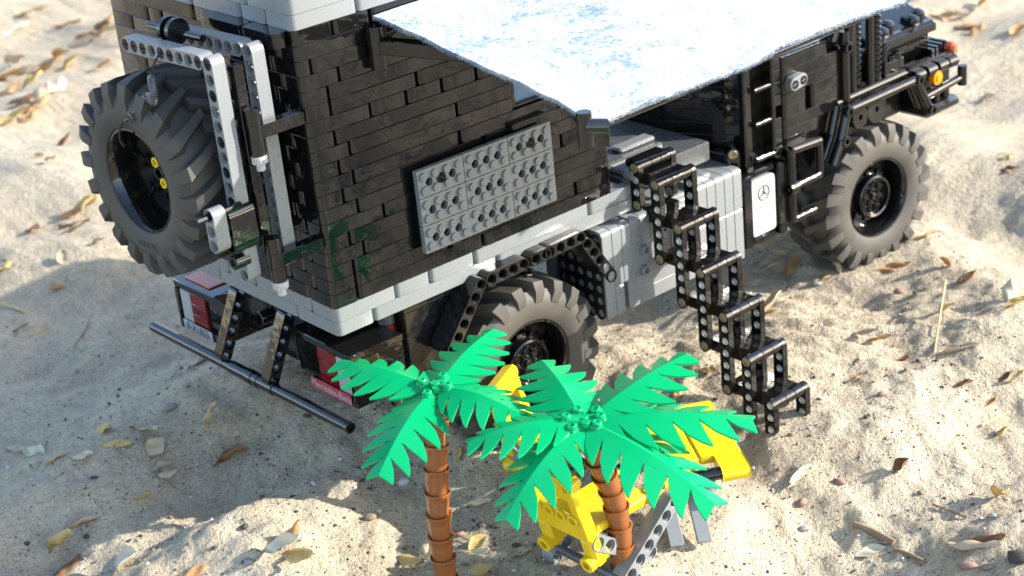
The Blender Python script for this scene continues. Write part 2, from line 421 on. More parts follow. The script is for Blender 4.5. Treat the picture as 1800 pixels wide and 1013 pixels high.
# camper body core and walls
side = part('side_wall', MB().box(.95, LX-.1, .95, 12, 2, 21, .02), BLACKM)
rear = part('rear_wall', MB().box(.93, 1.3, 12.02, 23.4, 2, 21, .02), BLACKM)
part('far_wall', MB().box(1.35, LX-.1, 12.05, 23.45, 2.01, 20.99, .02), BLACKM)
SIDE = {20: [3, 6], 19: [5.5], 18: [1, 5.5], 17: [3, 10], 16: [2, 13], 15: [2, 9], 14: [5, 8, 11, 14], 13: [2], 12: [3, 12], 11: [2], 10: [3, 12, 21],
        9: [2, 14], 8: [3, 15], 7: [5, 21], 6: [2, 12], 5: [3, 15], 4: [2, 11], 3: [2, 10, 22], 2: [2, 13]}
WIN = (17.0, 21.5, 11, 15)
REAR = {20: [3, 12], 19: [2, 9, 16.5, 18.5], 18: [3, 12, 21], 17: [2, 14], 16: [3, 11], 15: [2, 13, 20], 14: [3, 10, 17], 13: [2, 12], 12: [3, 9, 18],
        11: [2, 11], 10: [3, 14], 9: [2, 10, 17], 8: [3, 13], 7: [2, 9, 16], 6: [3, 12], 5: [2, 10, 19], 4: [3, 8, 15], 3: [2, 5, 12], 2: [3, 7, 14]}
def run(parent, z, cuts, end, mat, along='x', off=0.0):
    for a, b in zip(cuts, cuts[1:]+[end]):
        n = round((b-a)*2)/2
        if n < .9: continue
        if along == 'x': put('beam', flatbeam(n, mat), parent, (a+.5, .5+off, z), (random.gauss(0, .25), 0, random.gauss(0, min(.35, 1.2/n))))
        else: put('beam', flatbeam(n, mat), parent, (.5+off, a+.5, z), (random.gauss(0, .25), 0, 90+random.gauss(0, min(.35, 1.2/n))))
def course(z, sc, rc, mat, ps, pr_, end):
    put('beam', Lbeam(sc[0], rc[0], mat), ps, (0, 0, z))
    spans = list(zip(sc, sc[1:]+[end]))
    for a, b in spans:
        if WIN[2] <= z < WIN[3] and mat is BLACK and b > WIN[0]:
            if a < WIN[0]: put('beam', flatbeam(WIN[0]-a, mat), ps, (a+.5, .5, z))
            put('beam', flatbeam(end-WIN[1], mat), ps, (WIN[1]+.5, .5, z))
        else: run(ps, z, [a], b, mat)
    run(pr_, z, rc, WY, mat, 'y')
for z in range(2, 21): course(z, SIDE[z], REAR[z], BLACK, side, rear, LX)
rail = part('base_rail', MB().box(.97, 27.0, .97, 23.4, .02, 1.96, .02), GREY)
for z, sc, rc in ((1, [5, 8, 12, 23], [3, 10, 13.5]), (0, [3, 14], [5, 15])): course(z, sc, rc, GREY, rail, rail, 27.5)
roof = part('roof_edge', MB().box(.95, LX, .95, 23.4, 21, 25, .05), GREY)
for z, sc, rc in ((21, [5, 9, 17], [3, 6, 12]), (22, [4.5, 10, 19], [5, 7.5, 14]), (23, [3, 8, 16], [4, 9, 15]), (24, [6, 12, 20], [2, 11])): course(z, sc, rc, GREY, roof, roof, LX)
# ledge over the rear door
led = part('rear_ledge', MB().box(-.02, -.05+.04, 4.2, 9, 20.1, 20.9, .005), BLACK)
for a, n in ((.5, 4), (4.5, 5)): put('beam', flatbeam(n, BLACK), led, (-.52, a+.5, 20.02), (0, 0, 90))
# side window
b = MB().box(WIN[0]-.05, WIN[0]+.22, .25, .94, 11, 15, .02).box(WIN[1]-.22, WIN[1]+.05, .25, .94, 11, 15, .02).box(WIN[0]+.22, WIN[1]-.22, .25, .94, 11.0, 11.25, .02).box(WIN[0]+.22, WIN[1]-.22, .25, .94, 14.75, 15, .02)
wn = part('window', b, BLACK); part('pane', MB().box(WIN[0]+.22, WIN[1]-.22, .62, .8, 11.25, 14.75, .01), GLASS, wn)
# ---- grille panel on the side wall
PA, PB, PY = 7.2, 3.7, -.55
gp = part('solar_panel', MB().box(PA+.3, PA+11.6, PY+.02, -.02, PB+.4, PB+5.5, .03).box(PA+9, PA+12.2, -.42, -.02, PB+6.05, PB+6.5, .03), BLACKM)
def gplate(n):
    k = ('gp', n)
    if k in _cache: return _cache[k]
    b = MB(); th = .4; e = .03; seg = 12
    cells = []
    # the front face: hole cells are squares centred between four studs, the rest plain strips
    holes = [i+1 for i in range(n-1) if (i+1) % 4]
    xs = sorted(set([0, n]+[h-.5 for h in holes]+[h+.5 for h in holes]))
    def quad(x0, x1, y0, y1, z): b.add([(x0, y0, z), (x1, y0, z), (x1, y1, z), (x0, y1, z)], [(0, 1, 2, 3)])
    quad(0+e, n-e, e, .5, th); quad(0+e, n-e, 1.5, 2-e, th)
    for x0, x1 in zip(xs[:-1], xs[1:]):
        c = (x0+x1)/2
        if any(abs(c-h) < .01 for h in holes):
            base = [k*pi/4 for k in range(9)]; an = [base[q]+(base[q+1]-base[q])*s/2 for q in range(8) for s in range(2)]
            O = []; I = []; I2 = []
            for a in an:
                dx, dy = math.cos(a), math.sin(a); t_ = .5/max(abs(dx), abs(dy)); O.append((c+t_*dx, 1+t_*dy, th)); I.append((c+.31*dx, 1+.31*dy, th)); I2.append((c+.31*dx, 1+.31*dy, 0))
            S = len(an); b.add(O+I+I2, [(i, (i+1) % S, S+(i+1) % S, S+i) for i in range(S)]+[(S+i, S+(i+1) % S, 2*S+(i+1) % S, 2*S+i) for i in range(S)])
        else: quad(max(x0, e), min(x1, n-e), .5, 1.5, th)
    o = [(e, e), (n-e, e), (n-e, 2-e), (e, 2-e)]
    b.add([(x, y, 0) for x, y in o]+[(x, y, th) for x, y in o], [(i, (i+1) % 4, 4+(i+1) % 4, 4+i) for i in range(4)])
    for i in range(n):
        for j in range(2):
            b.add(*lathe([(.30, 0), (.30, .17), (.27, .2), (0, .2)], 14), m=Matrix.Translation((i+.5, j+.5, th)))
            b.add(*lathe([(.13, 0), (.13, .02), (0, .02)], 8), m=Matrix.Translation((i+.5, j+.5, th+.2)))
    _cache[k] = b.mesh('grille_plate', GREY); return _cache[k]
gm = axes((1, 0, 0), (0, -1, 0))
for row, ns in ((2, (4, 4, 4)), (1, (4, 8)), (0, (8, 4))):
    x = 0
    for n in ns:
        put('grille_plate', gplate(n), gp, (PA+x, PY, PB+2*row), gm); x += n
put('pin', pinmesh(BLACK), gp, (PA+2, PY-.1, PB+5), gm); put('pin', pinmesh(BLACK), gp, (PA+10, PY-.1, PB+5), gm)

# ---- spare wheel rack: two L frames of grey holed beams, hinged on black posts
SW = Matrix.Rotation(R_(4), 3, 'Z')
def swung(x, y, z):                       # frame coordinates: x across, y along the top arm, origin at the column
    q = SW @ Vector((x, y, 0)); return (-3.5+q.x, 1.5+q.y, z)
hx = SW @ Vector((1, 0, 0)); hy = SW @ Vector((0, 1, 0))
rk = part('spare_rack', MB().box(-3.85, -3.15, 1.15, 1.85, 7.2, 19.7, .05), BLACK)
for k, xo in enumerate((-1.5, 1.5)):
    put('upright_beam', holebeam(15, GREY), rk, swung(xo, 0, 20.2), axes((0, 0, -1), -hx))
    put('arm_beam', holebeam(9, GREY), rk, swung(xo, 1.0, 20.2), axes(hy, -hx))
    for i in range(15):
        if k == 0 and i in (0, 2, 5, 7, 9): put('pin', pinmesh(BLACKM), rk, swung(xo-.02, 0, 20.2-i), axes((0, 1, 0), -hx))
        elif k == 0 and i in (1, 4, 6, 8): put('pin', pinmesh(DGREY, False), rk, swung(xo-.02, 0, 20.2-i), axes((0, 1, 0), -hx))
    for i in range(9):
        if k == 0: put('pin', pinmesh(BLACKM if i in (0, 3, 4, 6, 7, 8) else DGREY, i in (0, 3, 4, 6, 7, 8)), rk, swung(xo-.02, 1+i, 20.2), axes((0, 0, 1), -hx))
for z in (8.4, 17.0):
    b = MB().cyl((-3.5, .45, z), (-3.5, .45, z-1.02), .5).cyl((-3.5, .45, z-1.0), (-3.5, .45, z-2.06), .47).cyl((-3.5, .45, z-2.04), (-3.5, .45, z-3.0), .5)
    b.box(-3.3, -.05, .02, .88, z-1.95, z-1.1, .04)
    part('hinge', b, BLACK, rk)
for z in (8.4, 17.0):
    g = [((.52 if k % 2 else .44)*math.cos(2*pi*k/28), (.52 if k % 2 else .44)*math.sin(2*pi*k/28)) for k in range(28)]
    b = MB(); b.add(*prism(arc(0, 0, .53, 0, 345, 23), .25, .5, .03)); b.add(*prism(g, 0, .25, .01)); b.cyl((0, 0, -.5), (0, 0, 0), .3, seg=10)
    put('gear_cap', b.mesh('gear_cap', WHITE), rk, (-3.5, .45, z-3.55))
# winch drum and axle on top of the arms
b = MB().cyl(swung(.0, 3.0, 20.9), swung(.0, 9.0, 20.9), .26).cyl(swung(0, 3.0, 20.9), swung(0, 5.4, 20.9), .2)
b.ring(swung(0, 5.6, 21.0), swung(0, 6.0, 21.0), .85, .2, 20).ring(swung(0, 6.5, 21.0), swung(0, 6.9, 21.0), .85, .2, 20).cyl(swung(0, 6.0, 21.0), swung(0, 6.5, 21.0), .55)
part('winch', b, BLACK, rk)
# lever bracket and dark block at the foot of the rack
o = MB(); o.add(*holed(3)); put('lever', o.mesh('lever', GREY, 30), rk, (-7.2, .55, 11.2), axes((0, 0, -1), -hx))
part('lever_axle', MB().cyl((-8.6, .5, 11.15), (-5.2, .75, 11.15), .24, seg=8), BLACK, rk)
put('lever_block', holebeam(3, BLACK), rk, (-5.9, .85, 10.6), axes((0, 0, -1), -hx)); put('lever_block', holebeam(3, BLACK), rk, (-4.94, .92, 10.6), axes((0, 0, -1), -hx))
part('foot_pin', MB().ring((-6.2, 1.2, 7.35), (-5.1, 1.25, 7.35), .48, .25).cyl((-6.1, 1.2, 7.35), (-5.2, 1.25, 7.35), .26), BLACK, rk)

def lettering(parent, text, size, loc, rot, mat, name='lettering', local=False):
    cu = bpy.data.curves.new('txt', 'FONT'); cu.body = text; cu.size = size*U; cu.align_x = 'CENTER'; cu.align_y = 'CENTER'; cu.extrude = .012*U; cu.resolution_u = 3
    ob = bpy.data.objects.new('txt', cu); COL.objects.link(ob); bpy.context.view_layer.update()
    m = bpy.data.meshes.new_from_object(ob); bpy.data.objects.remove(ob); m.materials.clear(); m.materials.append(mat)
    return put(name, m, parent, loc, rot, local)
# ---- wheels
def tyre_mesh():
    b = MB(); half = [(3.5, 2.3), (3.65, 2.55), (4.1, 2.72), (4.9, 2.74), (5.5, 2.62), (5.9, 2.3), (6.05, 1.6), (6.08, 0)]
    prof = [(r, -z) for r, z in half]+[(r, z) for r, z in reversed(half[:-1])]
    prof = [(3.3, -2.0)]+prof+[(3.3, 2.0), (3.3, -2.0)]
    b.add(*lathe(prof, 72))
    nl = 20
    for s in (1, -1):
        for k in range(nl):
            a0 = 2*pi*(k+(0 if s > 0 else .5))/nl
            top = [(5.05, 2.78, 0, .34), (5.85, 2.84, .0, .42), (6.62, 2.58, .015, .46), (6.72, 1.5, .085, .36), (6.72, -.2, .20, .30)]
            bot = [(4.95, 2.6), (5.5, 2.3), (5.9, 2.0), (6.0, 1.4), (6.0, -.2)]
            v = []
            for (r, z, da, hw), (rb, zb) in zip(top, bot):
                for rr, zz, wd in ((r, z, hw), (rb, zb, hw*1.35)):
                    for e in (-1, 1):
                        a = a0+da*1.15+e*wd/rr; v.append((rr*math.cos(a), rr*math.sin(a), zz*s))
            f = []
            for q in range(len(top)-1):
                i = q*4; j = i+4; f += [(i, i+1, j+1, j), (i+2, i, j, j+2), (i+1, i+3, j+3, j+1)]
            f += [(0, 2, 3, 1), (16, 17, 19, 18)]
            if s < 0: f = [tuple(reversed(q)) for q in f]
            b.add(v, f)
    return b
def rim_mesh(mat):
    b = MB(); b.add(*lathe([(3.42, -2.3), (3.6, -2.42), (3.5, -2.5), (3.2, -2.2), (3.05, -1.0), (3.05, .1), (1.0, .2), (.42, .2), (.42, .55), (1.0, .55), (3.0, .5), (3.12, 1.4), (3.28, 2.3), (3.42, 2.5), (3.58, 2.46), (3.6, 2.3), (3.42, 2.2), (3.42, -2.3)], 48))
    for k in range(6):
        q = Matrix.Rotation(k*pi/3, 4, 'Z'); b.add(*lathe([(.5, .5), (.5, .72), (.38, .72), (.38, .5)], 14), m=q @ Matrix.Translation((1.75, 0, 0)))
        b.box(1.9, 3.05, -.1, .1, .5, .75, .02, m=q)
    return b.mesh('wheel_rim', mat)
def hub_mesh(mat):
    b = MB(); o = []
    for k in range(10):
        a = 36*k; o += arc(0, 0, 2.35, a, a+21, 3)+arc(0, 0, 2.0, a+23, a+34, 2)
    b.add(*prism(o, .6, 1.45, .04))
    b.add(*lathe([(2.0, 1.4), (1.92, 2.1), (1.8, 2.2), (1.66, 2.15), (1.62, 1.8), (0, 1.8)], 32))
    for k in range(6):
        b.add(*lathe([(.44, 1.78), (.44, 1.95), (.36, 1.97), (.34, 1.82)], 14), m=Matrix.Rotation(k*pi/3+.3, 4, 'Z') @ Matrix.Translation((.98, 0, 0)))
    b.add(*lathe([(.3, 1.8), (.3, 2.05), (.15, 2.1), (0, 2.1)], 10))
    return b.mesh('wheel_hub', mat)
TYRE = tyre_mesh(); tm = TYRE.mesh('tyre', RUBBER, 32); tm2 = TYRE.mesh('tyre_spare', RUBBER2, 32)
rim = rim_mesh(BLACK); hub = hub_mesh(BLACK)
WZ = -8.9
for k, (x, y, fl, roll, steer) in enumerate([(16.4, 2.75, 90, 7, 0), (57.0, 2.75, 90, 3, -4), (16.4, 21.25, -90, 11, 0), (57.0, 21.25, -90, 5, -4)]):
    q = Matrix.Rotation(R_(steer), 3, 'Z') @ Matrix.Rotation(R_(fl), 3, 'X') @ Matrix.Rotation(R_(roll), 3, 'Z')
    wl = put('wheel', rim, truck, (x, y, WZ), q)
    put('tyre', tm, wl, (0, 0, 0), local=True); put('hub', hub, wl, (0, 0, 0), local=True)
SX, SY, SZ = -5.35, 8.9, 11.75
q = SW @ Matrix.Rotation(R_(-90), 3, 'Y') @ Matrix.Rotation(R_(14), 3, 'Z')
sp = put('spare_wheel', rim, truck, (SX, SY, SZ), q); sp['label'] = 'spare wheel with open dished rim hung on the rear rack'
put('tyre', tm2, sp, (0, 0, 0), local=True)
for k in range(3):
    a = R_(100+k*120); b = MB().ring((0, 0, 0), (0, 0, .7), .36, .2, 14).cyl((0, 0, 0), (0, 0, .5), .26)
    put('yellow_pin', b.mesh('yellow_pin', YELLOW), sp, (.85*math.cos(a), .85*math.sin(a), .45), local=True) if k else None
q_ = Matrix.Rotation(R_(-14), 3, 'Z')
lettering(sp, '107x44R', .62, q_ @ Vector((-4.45, .1, 2.76)), q_ @ Matrix(((0, 1, 0), (-1, 0, 0), (0, 0, 1))), RUBBER, 'tyre_lettering', True)
b = MB().ring((0, 0, .5), (0, 0, .95), .5, .34, 16); put('centre_ring', b.mesh('centre_ring', BLACK), sp, (0, 0, 0), local=True)
part('spare_axle', MB().cyl((-5, SY, SZ), (.8, SY-.3, SZ), .45), BLACK)
# hook and cord between winch and spare
def curvepts(pts, n=24):
    P_ = [Vector(p_) for p_ in pts]; out = []
    for i in range(len(P_)-1):
        p0 = P_[max(i-1, 0)]; p1 = P_[i]; p2 = P_[i+1]; p3 = P_[min(i+2, len(P_)-1)]
        for k in range(n//(len(P_)-1)+1):
            u = k/(n//(len(P_)-1)+1); out.append(.5*((2*p1)+(p2-p0)*u+(2*p0-5*p1+4*p2-p3)*u*u+(3*p1-p0-3*p2+p3)*u**3))
    return out+[P_[-1]]
hk = part('hoist_hook', MB().path(curvepts([(-7.0, 5.9, 19.0), (-7.3, 5.3, 18.9), (-7.5, 5.0, 18.2), (-7.4, 5.5, 17.6), (-7.3, 6.1, 17.8)]), .26).cyl((-7.35, 6.1, 17.9), (-7.6, 6.6, 17.2), .34), DGREY)
part('cord', MB().path(curvepts([(-5.3, 6.4, 20.6), (-6.4, 6.2, 19.8), (-7.0, 5.9, 19.0)]), .07, 6).path(curvepts([(-7.6, 6.7, 17.1), (-8.3, 8.4, 15.9), (-8.45, 8.9, 14.9), (-8.2, 9.0, 14.2)]), .09, 6), CORD, hk)
for k in range(4):
    u = k/3; c = Vector((-7.7, 6.8, 17.0)).lerp(Vector((-8.2, 7.7, 16.2)), u); b = MB(); pr2 = [(.22+.08*math.cos(a), .08*math.sin(a)) for a in np.linspace(0, 2*pi, 7)]
    b.add(*lathe(pr2, 12)); put('chain_link', b.mesh('chain_link', DGREY), hk, c, (60+90*(k % 2), 40, 30))

# ---- tail lights, plates, bumper
def emptypart(name, mb, mat, **k): return part(name, mb, mat, **k)
for nm, y0, y1, inner in (('left', 16.6, 23.9, 16.6), ('right', .2, 7.4, 7.4)):
    zt = -2.55 if nm == 'left' else -1.75
    b = MB().box(.72, 5.2, y0, y1, zt-.55, zt, .06).box(1.0, 5.0, y0+.05, y1-.05, zt-3.4, zt-.57, .05)
    ed = y1 if nm == 'left' else y0
    e0, e1 = (ed-.42, ed) if nm == 'left' else (ed, ed+.42)
    b.box(.70, 5.1, e0, e1, zt-4.1, zt-.57, .05).box(.74, 5.05, (y0+1.6) if nm == 'left' else y0+.45, y1-.45 if nm == 'left' else y1-1.6, zt-4.1, zt-3.42, .05)
    tl = part('tail_light', b, BLACK)
    s = -1 if nm == 'left' else 1
    def yy(a, c): return (min(ed+s*a, ed+s*c), max(ed+s*a, ed+s*c))
    a, c = yy(2.1, 4.3)
    for k in range(3): part('red_lens', MB().box(.80, 1.05, a, c, zt-3.3+.9*k, zt-3.3+.9*k+.87, .04), RED, tl)
    a, c = yy(.6, 2.06); part('clear_lens', MB().box(.82, 1.05, a, c, zt-3.3, zt-.7, .04), LENSC, tl)
    if nm == 'left': part('orange_slab', MB().box(1.4, 4.2, 19.6, 23.2, zt+.005, zt+.12, .03), SALMON, tl)  # thin coral slab on top of the left box
    else: part('dark_block', MB().box(1.0, 4.8, 7.5, 9.2, zt-2.8, zt-.4, .05), BLACKM, tl)
tm_ = axes((0, -1, 0), (-1, 0, 0))
PT, t, p = newmat('plate_ink'); p.inputs['Base Color'].default_value = (.02, .02, .02, 1); p.inputs['Roughness'].default_value = .4
pl = part('number_plate', MB().box(.62, .70, 19.0, 23.2, -6.55, -5.75, .02), WHITE); lettering(pl, 'B·X1833', .92, (.615, 21.1, -6.15), tm_, PT)
pl = part('name_plate', MB().box(.62, .70, .75, 5.5, -5.75, -4.95, .02), PINK); lettering(pl, 'Mercedes-Benz', .78, (.615, 3.12, -5.36), tm_, WHITE)
bb = part('bumper_bar', MB().cyl((-1.0, 25.2, -6.4), (-1.0, -.9, -6.0), .42, seg=18), BLACK)
part('bar_sleeve', MB().ring((-1, 13.6, -6.22), (-1, 7.9, -6.13), .5, .3).ring((-1, 11.3, -6.18), (-1, 10.6, -6.17), .56, .3).ring((-1, 10.1, -6.16), (-1, 9.8, -6.16), .56, .3), BLACK, bb)
part('bar_end', MB().ring((-1, -.9, -6.0), (-1, -1.25, -6.0), .43, .26), BLACK, bb)
for y in (14.3, 8.0):
    d = Vector((-1.9, 0.7, -5.0)); o = Vector((.9, y, -1.0)); L = d.length; zd = Vector((0, 1, .1))
    put('bumper_arm', holebeam(6, BLACK), truck, o, axes(d, zd))
part('tow_hook', MB().cyl((2.2, 11.2, -1.6), (2.2, 11.2, -4.6), .55).ring((.6, 11.3, -2.2), (2.2, 11.2, -2.2), .55, .36).cyl((1.2, 11.3, -2.2), (2.2, 11.2, -2.2), .36), BLACK)
b = MB().box(2.0, 24, 7, 17, -3.5, -.05, .1).box(24, 62, 8, 16, -5, -.6, .1).box(6, 22.5, .9, 7, -.9, -.05, .05)
b.cyl((16.4, 4, WZ), (16.4, 20, WZ), 1.1).cyl((57, 4, WZ), (57, 20, WZ), 1.1).box(15, 18, 9, 15, -10.2, -3.4, .2).box(55.6, 58.4, 9, 15, -10.2, -4.9, .2)
part('chassis', b, BLACKM)
sh = part('shock_absorber', MB().cyl((5.6, 2.6, -.2), (5.6, 2.6, -1.8), .62).cyl((5.6, 2.6, -3.75), (5.8, 2.6, -9), .25), DGREY)
part('shock_sleeve', MB().cyl((5.6, 2.6, -1.82), (5.6, 2.6, -3.7), .66), RED, sh)
b = MB(); b.path([(5.75+.55*math.cos(k*.7), 2.6+.55*math.sin(k*.7), -3.8-k*.075) for k in range(60)], .09, 6); part('spring', b, BLACK, sh)
b = MB(); b.path([(17.6+.6*math.cos(k*.7), 1.6+.6*math.sin(k*.7), -.3-k*.075) for k in range(60)], .10, 6).cyl((17.6, 1.6, -.1), (17.6, 1.6, -5), .22); part('spring', b, BLACK)
part('mud_panel', MB().box(6.2, 11.0, 1.2, 6.8, -6.4, -1.0, .08), BLACKM)
# rear wheel arch
ar = part('wheel_arch', MB().box(10.8, 21.5, -.4, .9, -.12, -.02, .03), BLACKM)
fd = (0, -1, 0)
for p0, d, n in (((11.45, -.6, .15), (-2.75, 0, -3.45), 6), ((12.45, -.6, .2), (1, 0, .02), 4), ((16.6, -.6, .25), (1, 0, .02), 2), ((18.0, -.6, .3), (1, 0, .02), 4), ((21.6, -.6, -.35), (2.55, 0, -4.0), 5)):
    for k in range(2): put('arch_beam', holebeam(n, BLACKM), ar, (p0[0], p0[1]+k*.98, p0[2]-.2), axes(d, fd))
# ---- grey side tank
tk = part('side_tank', MB().box(24.1, 38.2, -.45, 7, -7.3, -.9, .08), GREY)
for k in range(5):
    put('tank_rib', holebeam(7, BLACKM), tk, (23.4, -.35+k*.98, -.95), axes((0, 0, -1), (-1, 0, 0)))
def vplate(x0, x1, z0, z1, y=-1.0, r=.45):
    b = MB(); o = [(-z0, y)] ; o = [(z0, y), (z1-r, y)]
    prof = [(y, z0), (5, z0), (5, z1)]+[(y+r-r*math.sin(a), z1-r+r*math.cos(a)) for a in np.linspace(0, pi/2, 6)]
    v, f = prism(prof, x0+.015, x1-.015, .03); b.add([(c, a, z) for a, z, c in v], f); return b
for k, x in enumerate((23.05, 24.05, 25.05)):
    part('tank_panel', vplate(x, x+1, -7.3 if k < 1 else -4.9, -.25-.0*k), GREY, tk)
for x in (26.05, 27.05, 28.05, 29.05): part('tank_panel', vplate(x, x+1, -2.2, -.15), GREY, tk)
part('tank_panel', vplate(26.05, 30.2, -4.9, -2.25, -.95, .06), GREY, tk)
part('tank_panel', vplate(24.05, 25.0, -7.3, -4.95, -1.0, .3), GREY, tk)
for z in (-7.3, -6.1): part('tank_panel', vplate(25.4, 33.2, z, z+1.17, -.95, .06), GREY, tk)
for x in (33.3, 34.3, 35.3, 36.3, 37.3):
    part('tank_panel', vplate(x, x+1, -3.2, .1, -1.0), GREY, tk); part('tank_panel', vplate(x, x+1, -7.6, -3.25, -1.0, .3), GREY, tk)
part('tank_panel', vplate(30.3, 33.2, -4.9, -.3, -.9, .4), GREY, tk)
for x, z in ((27.2, -2.95), (27.1, -4.6)): part('tank_pin', MB().ring((x, -1.35, z), (x, -.8, z), .4, .26).cyl((x, -1.1, z), (x, -.8, z), .28), GREY, tk)
# ---- deck between camper body and cab
dk = part('rear_deck', MB().box(27.55, 37.2, 1.2, 22.8, .6, 2.2, .1).box(26.2, 33.5, 2.6, 9.5, 2.22, 3.0, .15), DGREY)  # base colour carries the awning's shade on the deck
part('deck_plate', MB().box(27.8, 31.6, .6, 3.2, 2.25, 2.75, .12).box(29.6, 33.4, 3.3, 4.6, 3.02, 3.4, .15), GREY, dk)
part('deck_pin', MB().ring((27.9, -.1, 2.6), (27.9, .9, 2.6), .52, .3).cyl((27.9, .1, 2.6), (27.9, .9, 2.6), .32).ring((28.9, .3, 2.9), (28.9, 1.2, 2.9), .45, .3), GREY, dk)

# ---- cab
CZ0, CZ1 = -1.0, 13.0
out = [(37.4, 6.4), (40.5, .6), (52.3, .6), (52.3, 23.4), (40.5, 23.4), (37.4, 17.6)]
v, f = prism(out, CZ0+.05, CZ1, .05); b = MB(); b.add(v, f)
cab = part('cab', b, BLACKM)
ch = Vector((40.45, .0, 0))-Vector((37.3, 6.2, 0)); L = ch.length; chn = Vector((-ch.y, ch.x, 0))
for z in range(1, 13):
    put('panel_beam', mk('panel_beam', *prism([(0, 0), (L, 0), (L, .5), (0, .5)], .0175, .9825, .035), BLACK), cab, (37.3, 6.2, z*1.0-.1), axes(ch, (0, 0, 1)))
part('panel_block', MB().box(38.2, 41.0, .5, 3.8, -1.3, .85, .06), BLACK, cab)
put('panel_strap', holebeam(4, BLACK), cab, (38.6, .2, 1.0), axes((0, 0, -1), (-.55, -.83, 0)))
put('pin', pinmesh(TAN), cab, (38.55, .15, 1.0), axes((0, 0, -1), (-.55, -.83, 0)))
part('corner_post', MB().box(39.9, 40.75, -.12, .6, -1.2, 12.8, .12).box(42.75, 43.2, -.35, .6, -.6, 12.8, .08), BLACK, cab)
for z in range(0, 13): put('door_beam', mk('door_beam', *prism([(43.22, -.1), (44.2, -.1), (44.2, .55), (43.22, .55)], .02, .98, .04), BLACK), cab, (0, 0, z-.6)) if z != 3 else None
gr = part('grab_rail', MB().cyl((40.7, -.35, 5.6), (42.9, -.35, 5.6), .26).cyl((40.7, -.35, 2.75), (42.9, -.35, 2.75), .26).cyl((40.7, -.4, -.15), (43.0, -.4, -.15), .28).ring((43.0, -.7, -.2), (43.0, -.1, -.2), .45, .22).cyl((42.75, -.5, -.4), (42.75, -.5, 9), .22).cyl((40.75, -.3, 8.6), (42.9, -.3, 8.6), .26), BLACK, cab)
for z, spans in ((-.9, ((44.4, 47.4),)), (.1, ((44.4, 48.9),)), (1.1, ((44.4, 52.1),)), (2.1, ((44.4, 47.4), (47.9, 52.1))), (3.1, ((44.4, 47.4), (47.9, 52.1))), (4.1, ((44.4, 52.1),)), (5.1, ((44.4, 52.1),)), (6.1, ((44.4, 50.2),))):
    for a, c in spans: put('door_beam', flatbeam(round((c-a)*10)/10, BLACK), cab, (a+.5, .35, z))
part('window_sill', MB().box(44.5, 50.4, -.1, .5, 7.12, 7.25, .03), BLACKM, cab)
part('cab_window', MB().box(44.6, 51.8, .3, .58, 7.3, 11.6, .03), GLASS, cab)
for a, c in (((50.4, -.2, 7.0), (52.2, -.2, 10.5)), ((52.0, -.25, 1.2), (52.0, -.25, 7.5)), ((52.6, -.2, 6.0), (52.9, -.2, 11.0))): part('pillar', MB().cyl(a, c, .42), BLACK, cab)
part('pillar_knob', MB().ring((51.9, -.9, 6.2), (51.9, -.2, 6.2), .5, .26).cyl((51.9, -.6, 6.2), (51.9, -.2, 6.2), .28), BLACK, cab)
lt = MB(); lt.add(*prism([(x, y) for x, y in stadium(2, .55)], 0, .75, .06)); put('door_latch', lt.mesh('door_latch', GREY), cab, (45.1, -.15, 5.0), axes((1, 0, .12), (0, -1, 0)))
for k in range(2): put('pin', pinmesh(BLACKM), cab, (45.1+k, -.55, 5.0+.12*k), axes((1, 0, .3), (0, -1, 0)))
# corrugated snorkel hoses
for x, y, r, z1 in ((54.7, .9, .5, 9.5), (56.9, .5, .5, 8.0)):
    prof = [(0, 0), (r, 0), (r, 2.0)]
    z = 2.0
    while z < z1+2: prof += [(r+.06, z), (r+.06, z+.22), (r-.12, z+.28), (r-.12, z+.42)]; z += .48
    prof += [(0, z)]; b = MB(); b.add(*lathe(prof, 14)); put('hose', b.mesh('hose', BLACK), cab, (x, y, .4))
part('post', MB().cyl((55.8, .2, .2), (55.8, .2, 8), .36).cyl((53.6, .3, .4), (53.6, .3, 8), .36), BLACK, cab)
# bonnet
def loft(sections):
    v = []; f = []; n = len(sections[0])
    for s in sections: v += s
    for k in range(len(sections)-1):
        for i in range(n-1): f.append((k*n+i, k*n+i+1, (k+1)*n+i+1, (k+1)*n+i))
    return v, f
hd = part('bonnet', MB().box(52.4, 65.4, 1.6, 22.4, -.8, 4.4, .15), BLACKM)
b = MB()
v, f = prism([(.75, 3.9), (.75, 4.5), (6.5, 7.0), (17.5, 7.0), (23.25, 4.5), (23.25, 3.9)][::-1], 57.3, 65.7, .12); b.add([(x, y, z) for y, z, x in v], f)
part('bonnet_top', b, BLACK, hd)
for x in (58.6, 62.8):
    b = MB()
    for e in (0, 1.25): b.add(*lathe([(.62, -.3), (.62, .35), (.5, .6), (.25, .7), (0, .7)], 16), m=Matrix.Translation((e, .35*e, 0)))
    b.box(-.6, .2, -.7, .9, -.2, .35, .1)
    put('bonnet_vent', b.mesh('bonnet_vent', BLACK), hd, (x+.6, 1.7, 4.95), (24, 0, 0))
for k in range(20): part('grille_slat', MB().box(58.6+k*.34, 58.75+k*.34, 1.3, 1.62, 1.6, 4.6, .02), BLACK, hd)
part('grille_bar', MB().box(58.3, 65.6, 1.15, 1.62, 3.0, 3.2, .03).box(58.3, 65.6, 1.15, 1.62, 1.4, 1.6, .03).box(58.3, 65.6, 1.1, 1.62, 4.6, 4.85, .03), BLACKM, hd)
part('battery', MB().box(57.6, 60.2, .0, 1.5, 1.0, 3.1, .1).cyl((58.1, .6, 3.1), (58.1, .6, 4.6), .35).cyl((59.6, .4, 1.6), (59.6, .4, 3.6), .45).ring((58.8, .4, 3.1), (58.8, .4, 3.5), .4, .2), BLACK, hd)
